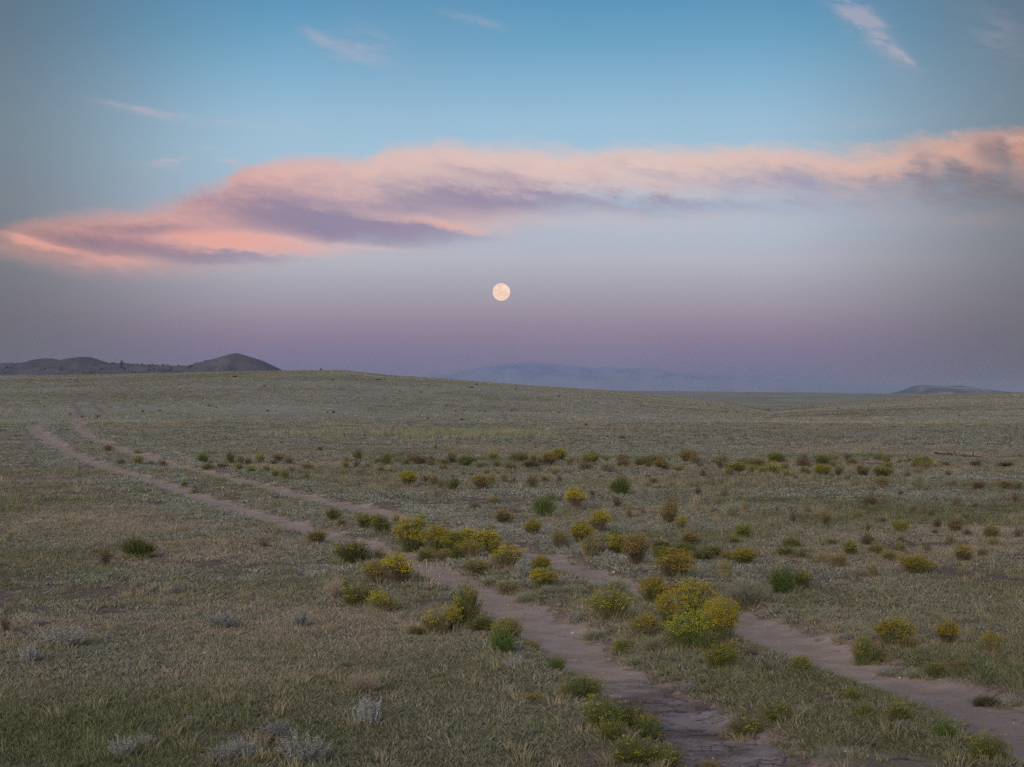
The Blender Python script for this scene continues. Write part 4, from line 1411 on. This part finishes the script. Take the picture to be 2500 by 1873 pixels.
def ground_cover():
    m_short = tinted('short grass blades', [(0.0, (0.36, 0.29, 0.215)), (0.35, (0.288, 0.252, 0.170)), (0.65, (0.202, 0.194, 0.110)), (1.0, (0.130, 0.140, 0.065))])
    m_mat = tinted('low sage leaves', [(0.0, (0.158, 0.154, 0.096)), (0.5, (0.230, 0.230, 0.168)), (1.0, (0.305, 0.305, 0.25))])
    m_tall = tinted('tall grass blades', [(0.0, (0.40, 0.33, 0.225)), (0.5, (0.29, 0.275, 0.15)), (1.0, (0.19, 0.215, 0.10))])
    m_far = tinted('distant tussocks', [(0.0, (0.095, 0.080, 0.050)), (0.4, (0.215, 0.195, 0.13)), (1.0, (0.32, 0.30, 0.245))])
    sets = {'grass': [[], [], [], []], 'mat': [[], [], [], []], 'tall': [[], [], [], []]}

    def fill(n, d0, d1, size):
        x, y = fan(n, d0, d1)
        d = rut_dist(x, y)
        hw = rut_half(x, y)
        patch = vnoise(x, y, 0.7, 101) * .62 + vnoise(x, y, 2.6, 103) * .55
        green = vnoise(x, y, 3.2, 107, 3) - 0.14 * sstep(y, 30, 75)
        silver = vnoise(x, y, 1.5, 109, 2) * .6 + vnoise(x, y, 6.0, 113) * .5
        # the middle strip and the verges beyond the first bushes carry most of the pale mats
        strip = np.exp(-(np.maximum(d - .7, 0) / 1.0) ** 2) * sstep(y, 15, 24)
        silver = silver - 0.085 * sstep(y, 19, 12) + 0.24 * strip + 0.10 * sstep(y, 17, 40) * (x > -0.12 * y - 4)
        clear = (d > hw * (0.80 + 0.7 * vnoise(x, y, .5, 161) + 0.25 * rng.uniform(-1, 1, len(x)))) | (rng.uniform(0, 1, len(x)) < 0.05 * sstep(vnoise(x, y, .6, 163), .45, .7))
        dry_side = 0.10 * sstep(-(x + 0.20 * y), 0, 4) * sstep(y, 15, 20)
        keep = clear & (patch - dry_side - 0.045 * sstep(y, 34, 14) > 0.50 + rng.normal(0, .05, len(x)))
        rnd = rng.uniform(0, 1, len(x))
        keep = keep | (clear & (rng.uniform(0, 1, len(x)) < 0.10))
        is_mat = keep & (silver + rng.normal(0, .10, len(x)) > 0.66)
        band = sstep(y, 60, 75) * (1 - sstep(y, 100, 128))
        tall_p = 0.004 + (0.05 * sstep(y, 17, 9.5) + 0.30 * sstep(np.abs(x - 0.075 * y), 1.1, 0.4) * sstep(y, 21, 16)) * sstep(vnoise(x, y, 1.1, 151), .45, .65) + 0.45 * band * sstep(vnoise(x, y, 16.0, 121), 0.50, 0.64)
        is_tall = keep & ~is_mat & (rnd < tall_p)
        is_grass = keep & ~is_mat & ~is_tall
        z = land(x, y, d)
        for key, msk, tn in (('grass', is_grass, green * 2.1 - 0.60 + 0.24 * sstep(y, 21, 11)), ('mat', is_mat, silver * 0.9 - 0.1 - 0.35 * sstep(y, 19, 11)),  # deeper tints near the viewer: greener plants, plus lens darkening put into the colour
                             ('tall', is_tall, green * 1.1 - .1 + .15 * band + .45 * sstep(y, 18, 12))):
            k = np.nonzero(msk)[0]
            s = sets[key]
            s[0].append(np.stack([x[k], y[k], z[k]], 1))
            s[1].append(size * rng.uniform(.6, 1.45, len(k)))
            s[2].append(np.clip(tn[k] + rng.normal(0, .13, len(k)), 0, 1))

    fill(62000, 8.3, 17, 0.95)
    fill(66000, 17, 33, 1.2)
    fill(72000, 33, 66, 1.8)
    fill(70000, 66, 135, 2.9)
    for key, nm, lab, mm in (
            ('grass', 'short_grass', 'short dry and olive prairie grass covering the open ground',
             [tuft_mesh('short grass', 200 + i, 30, .075, (.010, .036), (.0035, .0065), (.4, 2.2), m_short) for i in range(4)]),
            ('mat', 'sage_mat', 'low pale grey green sage growing in mats between the grasses',
             [tuft_mesh('sage mat', 300 + i, 46, .085, (.010, .032), (.006, .012), (.4, 2.0), m_mat) for i in range(4)]),
            ('tall', 'tall_grass', 'longer seeding grass standing above the turf',
             [tuft_mesh('tall grass', 400 + i, 18, .06, (.07, .17), (.0025, .0045), (.05, .55), m_tall) for i in range(4)])):
        s = sets[key]
        scl = np.concatenate(s[1])
        pts = np.concatenate(s[0])
        if key == 'tall':
            scl = np.minimum(scl, 1.5) * (0.5 + 0.5 * sstep(pts[:, 1], 16, 40))
        scatter(nm, lab, mm, pts, scl, np.concatenate(s[2]), 500)
    bx, by = fan(5200, 8.6, 46)
    keep = (vnoise(bx, by, 2.0, 141) > .47) & (rut_dist(bx, by) > .42)
    bx, by = bx[keep], by[keep]
    bs = rng.uniform(.5, 1.15, len(bx)) * (1 + .35 * sstep(by, 18, 40))
    ex, ey, es = [], [], []
    for o in list(scene.objects):
        if o.type == 'EMPTY' and o.get('group') == 'shrubs scattered over the prairie' and o.scale[0] > .17 and o.location[1] < 60:
            k = int(5 + 9 * min(1.0, o.scale[0]))
            an = rng.uniform(0, 6.283, k)
            rad = o.scale[0] * rng.uniform(.18, .55, k)
            ex.append(o.location[0] + rad * np.cos(an))
            ey.append(o.location[1] + rad * np.sin(an))
            es.append(rng.uniform(.5, 1.1, k) * min(1.2, .55 + o.scale[0]))
    bx, by, bs = np.concatenate([bx] + ex), np.concatenate([by] + ey), np.concatenate([bs] + es)
    bt = np.clip(vnoise(bx, by, 3.0, 143) * 1.3 - .2 + rng.normal(0, .16, len(bx)), 0, 1)
    m_bunch = tinted('bunch grass blades', [(0.0, (0.33, 0.265, 0.175)), (0.45, (0.22, 0.20, 0.11)), (1.0, (0.11, 0.135, 0.055))])
    scatter('bunch_grass', 'scattered bunches of taller grass and grass growing up round the shrubs',
            [tuft_mesh('bunch grass', 650 + i, 42, .055, (.035, .115), (.0028, .005), (.15, 1.1), m_bunch) for i in range(4)],
            np.stack([bx, by, land(bx, by)], 1), bs, bt, 505, 1.0)
    x, y = fan(95000, 130, 520)
    nz = vnoise(x, y, 14.0, 131) * .6 + vnoise(x, y, 60.0, 133) * .5
    k = (nz > 0.42 + rng.normal(0, .08, len(x))) & (faint_trail(x, y) < rng.uniform(.1, .9, len(x)))
    x, y = x[k], y[k]
    z = land(x, y, np.full(len(x), 99.0))
    tn = np.clip(1.35 - 1.5 * nz[k] + rng.normal(0, .22, len(x)), 0, 1)
    scatter('far_tussock', 'dull tussocks of grass on the slope beyond the dip',
            [tuft_mesh('far tussock', 600 + i, 16, .42, (.04, .11), (.03, .07), (.2, 1.2), m_far) for i in range(4)],
            np.stack([x, y, z], 1), rng.uniform(.6, 1.5, len(x)), tn, 501)


# ------------------------------------------------------------------ small single things
def tube(path, rad, sides=7):
    p = np.array(path, float)
    t = unit(np.gradient(p, axis=0))
    a = unit(np.cross(t, np.array([0.12, 0.2, 1.0])))
    b = np.cross(t, a)
    an = np.linspace(0, 2 * math.pi, sides, endpoint=False)
    v = (p[:, None] + (a[:, None] * np.cos(an)[None, :, None] + b[:, None] * np.sin(an)[None, :, None]) * np.array(rad)[:, None, None]).reshape(-1, 3)
    n = len(p)
    i = np.arange(n - 1)[:, None] * sides
    j = np.arange(sides)[None]
    j2 = (j + 1) % sides
    q = np.stack([i + j, i + j2, i + sides + j2, i + sides + j], -1).reshape(-1, 4)
    caps = [np.arange(sides)[None, ::-1], (np.arange(sides) + (n - 1) * sides)[None]]
    return v, q, caps


def fallen_branch(name, label, p0, p1, r0, sag, seed, stubs, material):
    r = np.random.default_rng(seed)
    a, b = at(*p0), at(*p1)
    t = np.linspace(0, 1, 14)[:, None]
    mid = (a * (1 - t) + b * t)
    mid[:, 2] = land(mid[:, 0], mid[:, 1])
    mid += np.cumsum(r.normal(0, sag, mid.shape), 0) * np.array([.4, 1, .15])
    mid[:, 2] = np.maximum(mid[:, 2], land(mid[:, 0], mid[:, 1])) + r0 * .7
    o_ = mid[7].copy()
    v, q, caps = tube(mid - o_, r0 * np.linspace(1, .35, 14) * r.uniform(.85, 1.15, 14))
    root = link(name, new_mesh(name, v, [q] + caps, [material], True))
    root.location = o_
    tag(root, label, 'fallen branch')
    for i in range(stubs):
        k = r.integers(2, 12)
        d = unit(r.normal(size=3) + np.array([0, 0, .9]))
        L = r0 * r.uniform(4, 9)
        pts = [mid[k] - o_, mid[k] - o_ + d * L * .5, mid[k] - o_ + d * L + np.array([0, 0, L * .15])]
        v, q, caps = tube(pts, [r0 * .45, r0 * .32, r0 * .12], 5)
        link('side_twig', new_mesh('side_twig', v, [q] + caps, [material], True), root)
    return root


def stone(label, sx, sy, w, seed, material):
    p = at(sx, sy)
    s = w * p[1] / FPX
    r = np.random.default_rng(seed)
    n, m_ = 9, 14
    th = np.linspace(0, math.pi, n)[:, None]
    ph = np.linspace(0, 2 * math.pi, m_, endpoint=False)[None]
    d = np.stack([np.sin(th) * np.cos(ph), np.sin(th) * np.sin(ph), np.cos(th) * np.ones_like(ph)], -1).reshape(-1, 3)
    bump = 1 + .18 * np.sin(d @ r.normal(0, 3, 3) + 1) + .12 * np.sin(d @ r.normal(0, 5, 3))
    v = d * bump[:, None] * np.array([.5, .42, .27]) * s
    i = np.arange(n - 1)[:, None] * m_
    j = np.arange(m_)[None]
    q = np.stack([i + j, i + m_ + j, i + m_ + (j + 1) % m_, i + (j + 1) % m_], -1).reshape(-1, 4)
    o = link('stone', new_mesh('stone', v, q, [material], True))
    o.location = (p[0], p[1], p[2] + .12 * s)
    tag(o, label, 'stone', 'loose stones on the prairie')


def conifer(label, sx, sy, w, h, surf, seed, lean=0.0, material=None, trunk_m=None):
    u, v = (sx - HX) / FPX, (sy - HY) / FPX
    yy = np.linspace(1300, 2400, 2200)
    gap = EYE - v * yy - surf(u * yy, yy)
    hit = np.nonzero(gap <= 0)[0]
    d = yy[hit[0]] if len(hit) else 1700.0
    s = d / FPX
    H, Wd = h * s, w * s
    r = np.random.default_rng(seed)
    root = link('conifer_tree', None)
    root.location = (u * d, d, float(surf(np.array([u * d]), np.array([d]))[0]) - .2)
    tag(root, label, 'tree', 'lone trees on the far left hills')
    zs = np.linspace(0, H, 8)
    pts = np.stack([lean * (zs / H) ** 1.5 * H, 0.15 * np.sin(zs * 2), zs], 1)
    tv, q, caps = tube(pts, np.linspace(.07, .015, 8) * H ** .8 * .8)
    link('trunk', new_mesh('trunk', tv, [q] + caps, [trunk_m], True), root)
    n = 700
    t = r.uniform(0.08, 1, n) ** .9
    whorl = 0.65 + .5 * np.abs(np.sin(t * 17 + r.uniform(0, 6)))
    rad = Wd * .5 * (1.05 - t) ** .75 * whorl * np.sqrt(r.uniform(.05, 1, n))
    ph = r.uniform(0, 6.283, n)
    c = np.stack([rad * np.cos(ph) + lean * t ** 1.5 * H, rad * np.sin(ph), t * H - rad * .15], 1)
    al = unit(np.stack([np.cos(ph), np.sin(ph), r.normal(0, .5, n)], 1))
    sd = unit(np.cross(al, r.normal(size=al.shape)))
    v2, f2 = quads_from(c, al, sd, r.uniform(.05, .10, n) * H, r.uniform(.03, .06, n) * H, .4)
    link('crown', new_mesh('crown', v2, f2, [material]), root)


def straw_grass(label, sx, sy, w, h, n, seed):
    p = at(sx, sy)
    s = p[1] / FPX
    r = np.random.default_rng(seed)
    root = link('seeding_grass', None)
    root.location = p
    tag(root, label, 'dry grass')
    b = np.stack([r.normal(0, .22, n) * w * s, r.normal(0, .16, n) * w * s, np.full(n, -.01)], 1)
    hh = h * s * r.uniform(.35, 1.0, n) ** 1.2
    lean = r.normal(0, .28, (n, 2)) * hh[:, None]
    t = np.linspace(0, 1, 6)[None, :, None]
    tip = b + np.concatenate([lean, hh[:, None]], 1)
    ctl = b + np.concatenate([lean * .15, hh[:, None] * .6], 1)
    path = b[:, None] * (1 - t) ** 2 + 2 * ctl[:, None] * t * (1 - t) + tip[:, None] * t ** 2
    v, f = ribbons(path, np.full((n, 6), .0034) * np.linspace(1, .6, 6)[None], r)
    link('stalk', new_mesh('seed stalk', v, f, [M_STRAW]), root)
    nb = 10
    pp = np.repeat(tip, nb, 0) - np.repeat(unit(tip - ctl), nb, 0) * (r.uniform(0, .22, n * nb) * np.repeat(hh, nb))[:, None]
    al = unit(np.repeat(unit(tip - ctl), nb, 0) + r.normal(0, .3, (n * nb, 3)))
    sd = unit(np.cross(al, r.normal(size=al.shape)))
    v, f = quads_from(pp, al, sd, np.full(len(pp), .028), np.full(len(pp), .006), .3)
    link('seed_head', new_mesh('seed head', v, f, [M_STRAW]), root)


def build_moon():
    m, gg = mat('moon face')
    P = gg.node('ShaderNodeTexCoord').outputs['Object']
    n1 = gg.noise(P, 1.5 / 260.0, 4.0, 0.55)
    n2 = gg.noise(P, 5.0 / 260.0, 3.0, 0.6)
    col = gg.mix(gg.step(gg.add(n1, gg.mul(gg.sub(n2, .5), .35)), .44, .62), lin((246, 210, 188)), lin((255, 230, 206)))
    e = gg.node('ShaderNodeEmission')
    gg.put(e.inputs[0], col)
    e.inputs[1].default_value = 2 ** -EXPO
    o = gg.node('ShaderNodeOutputMaterial')
    gg.put(o.inputs[0], e.outputs[0])
    D = 60000.0
    rad = 21.4 / FPX * D
    n, k = 48, 64
    th = np.linspace(0.001, math.pi - .001, n)[:, None]
    ph = np.linspace(0, 2 * math.pi, k, endpoint=False)[None]
    v = np.stack([np.sin(th) * np.cos(ph), np.sin(th) * np.sin(ph), np.cos(th) * np.ones_like(ph)], -1).reshape(-1, 3) * rad
    i = np.arange(n - 1)[:, None] * k
    j = np.arange(k)[None]
    q = np.stack([i + j, i + k + j, i + k + (j + 1) % k, i + (j + 1) % k], -1).reshape(-1, 4)
    ob = link('moon', new_mesh('moon', v, q, [m], True))
    ob.location = ((1224 - HX) / FPX * D, D, EYE + (HY - 713) / FPX * D)
    tag(ob, 'pale full moon hanging in the dusk sky below the pink cloud', 'moon')


def build_haze():
    m, gg = mat('evening air')
    v = gg.node('ShaderNodeVolumePrincipled')
    v.inputs['Color'].default_value = (0.50, 0.54, 0.68, 1)
    v.inputs['Density'].default_value = HAZE
    v.inputs['Anisotropy'].default_value = 0.0
    o = gg.node('ShaderNodeOutputMaterial')
    gg.put(o.inputs['Volume'], v.outputs[0])
    x0, x1, y0, y1, z0, z1 = -15000, 15000, -15000, 15000, -120, 46
    vs = [(x, y, z) for x in (x0, x1) for y in (y0, y1) for z in (z0, z1)]
    f = np.array([[0, 1, 3, 2], [4, 6, 7, 5], [0, 4, 5, 1], [2, 3, 7, 6], [0, 2, 6, 4], [1, 5, 7, 3]])
    tag(link('haze', new_mesh('haze', np.array(vs, float), f, [m])), 'thin blue evening haze over the far plain', kind='stuff')


HAZE = 1.0e-4
place_shrubs()
ground_cover()

wood_dark, gw = mat('weathered dark wood')
finish(gw, gw.mix(gw.noise(gw.node('ShaderNodeTexCoord').outputs['Object'], 30.0, 4.0), (0.05, .036, .032), (.12, .09, .08)), .9)
wood_pale, gw = mat('bleached twig')
finish(gw, gw.mix(gw.noise(gw.node('ShaderNodeTexCoord').outputs['Object'], 30.0, 4.0), (0.20, .15, .11), (.32, .26, .20)), .9)
stone_m, gw = mat('pale stone')
finish(gw, gw.mix(gw.noise(gw.node('ShaderNodeTexCoord').outputs['Object'], 40.0, 4.0), (0.36, .29, .25), (.5, .43, .38)), .85)
fallen_branch('fallen_log', 'long dark weathered branch lying on the pale grass behind the brush at right', (2284, 1110), (2400, 1119), .045, .012, 3, 4, wood_dark)
fallen_branch('fallen_twig', 'thin dark twig lying across the left wheel rut', (1156, 1444), (1252, 1437), .008, .004, 5, 3, wood_dark)
fallen_branch('fallen_twig', 'pale twig on the ground below the grey green shrub by the right rut', (1868, 1478), (1930, 1466), .009, .006, 6, 3, wood_pale)
for i, (sx, sy, w, lab) in enumerate([
        (501, 1598, 15, 'pale stone lying in the dry grass at the lower left'), (1155, 1617, 12, 'flat buff stone on bare earth below the bright green bush'),
        (1398, 1546, 8, 'small pinkish stone on the right edge of the left rut'), (2196, 1655, 6, 'tiny pale stone on the right hand wheel rut'),
        (224, 1758, 8, 'small pale stone low in the grass at the far left'), (1498, 1398, 7, 'small light stone in the right rut below the orange topped bush')]):
    stone(lab, sx, sy, w, 40 + i, stone_m)
gx, gy = fan(60000, 9, 60)
gd = rut_dist(gx, gy)
gk = (gd < rut_half(gx, gy) * rng.uniform(.5, 1.9, len(gx)) ** 1) & (rng.uniform(0, 1, len(gx)) < .8)
gx, gy, gd = gx[gk], gy[gk], gd[gk]


def pebble(seed):
    r = np.random.default_rng(seed)
    v = unit(r.normal(size=(10, 3))) * np.array([1, .8, .55]) * .5
    bm_ = bmesh.new()
    for q in v:
        bm_.verts.new(q)
    bmesh.ops.convex_hull(bm_, input=bm_.verts)
    me = bpy.data.meshes.new('pebble')
    bm_.to_mesh(me)
    bm_.free()
    me.materials.append(grit_m)
    return me


grit_m = tinted('grit', [(0.0, (0.10, .07, .055)), (0.5, (0.26, .19, .155)), (1.0, (0.42, .34, .29))], 0.0)
scatter('gravel', 'loose grit and small pebbles scattered on the wheel ruts', [pebble(800 + i) for i in range(4)],
        np.stack([gx, gy, land(gx, gy, gd) + .012 + .0003 * gy], 1), .006 + .030 * rng.uniform(0, 1, len(gx)) ** 4, rng.uniform(0, 1, len(gx)), 503, 1.0)
hx, hy = rng.uniform(-780, -130, 2600), rng.uniform(1450, 2080, 2600)
hk = vnoise(hx, hy, 60, 171) > .5
hx, hy = hx[hk], hy[hk]
scrub_m = tinted('hill scrub', [(0.0, (0.03, .032, .025)), (1.0, (0.085, .075, .06))], 0.0)
scatter('hill_scrub', 'dark low scrub speckling the far left hills', [tuft_mesh('hill scrub', 700 + i, 26, .5, (.4, 1.0), (.25, .5), (.2, .8), scrub_m) for i in range(3)],
        np.stack([hx, hy, np.maximum(np.maximum(fb(hx, hy), fo(hx, hy)), fc(hx, hy)) + 1.5 * (vnoise(hx, hy, 22, 71, 4) - 0.5)], 1), rng.uniform(.5, 1.9, len(hx)), rng.uniform(0, 1, len(hx)), 504, 1.0)
straw_grass('wispy straw coloured grass with tall seed stalks at the edge of the left rut', 1062, 1444, 110, 92, 26, 9)
straw_grass('pale straw grass at the rut edge before the bend in the track', 466, 1139, 24, 19, 40, 10)

needle = leafy('needles', (0.022, .03, .024), (.045, .055, .04), None, .05)
hill_at = lambda x, y: np.maximum(np.maximum(fb(x, y), fo(x, y)), fc(x, y)) + 1.5 * (vnoise(x, y, 22, 71, 4) - 0.5)
for i, (cx_, cy_, w, h, ln, lab) in enumerate([
        (787, 264, 24, 52, 0.05, 'tall dark conifer standing alone in the saddle of the left hills'),
        (757, 270, 15, 15, 0.0, 'squat dark tree just left of the tall lone conifer'),
        (618, 246, 20, 13, 0.0, 'low dark tree on the flank of the second hill'),
        (1110, 271, 24, 17, 0.0, 'round dark tree below the saddle left of the cone shaped hill'),
        (1084, 250, 20, 15, 0.5, 'small leaning tree on the skyline left of the cone shaped hill'),
        (1160, 252, 18, 16, -0.3, 'small crooked tree where the cone shaped hill begins to rise'),
        (1606, 222, 12, 8, 0.0, 'tiny dark tree on the right flank of the cone shaped hill')]):
    q = C1(cx_, cy_)
    conifer(lab, q[0], q[1], w * .3766, h * .3766, hill_at, 70 + i, ln, needle, wood_dark)
build_moon()
build_haze()
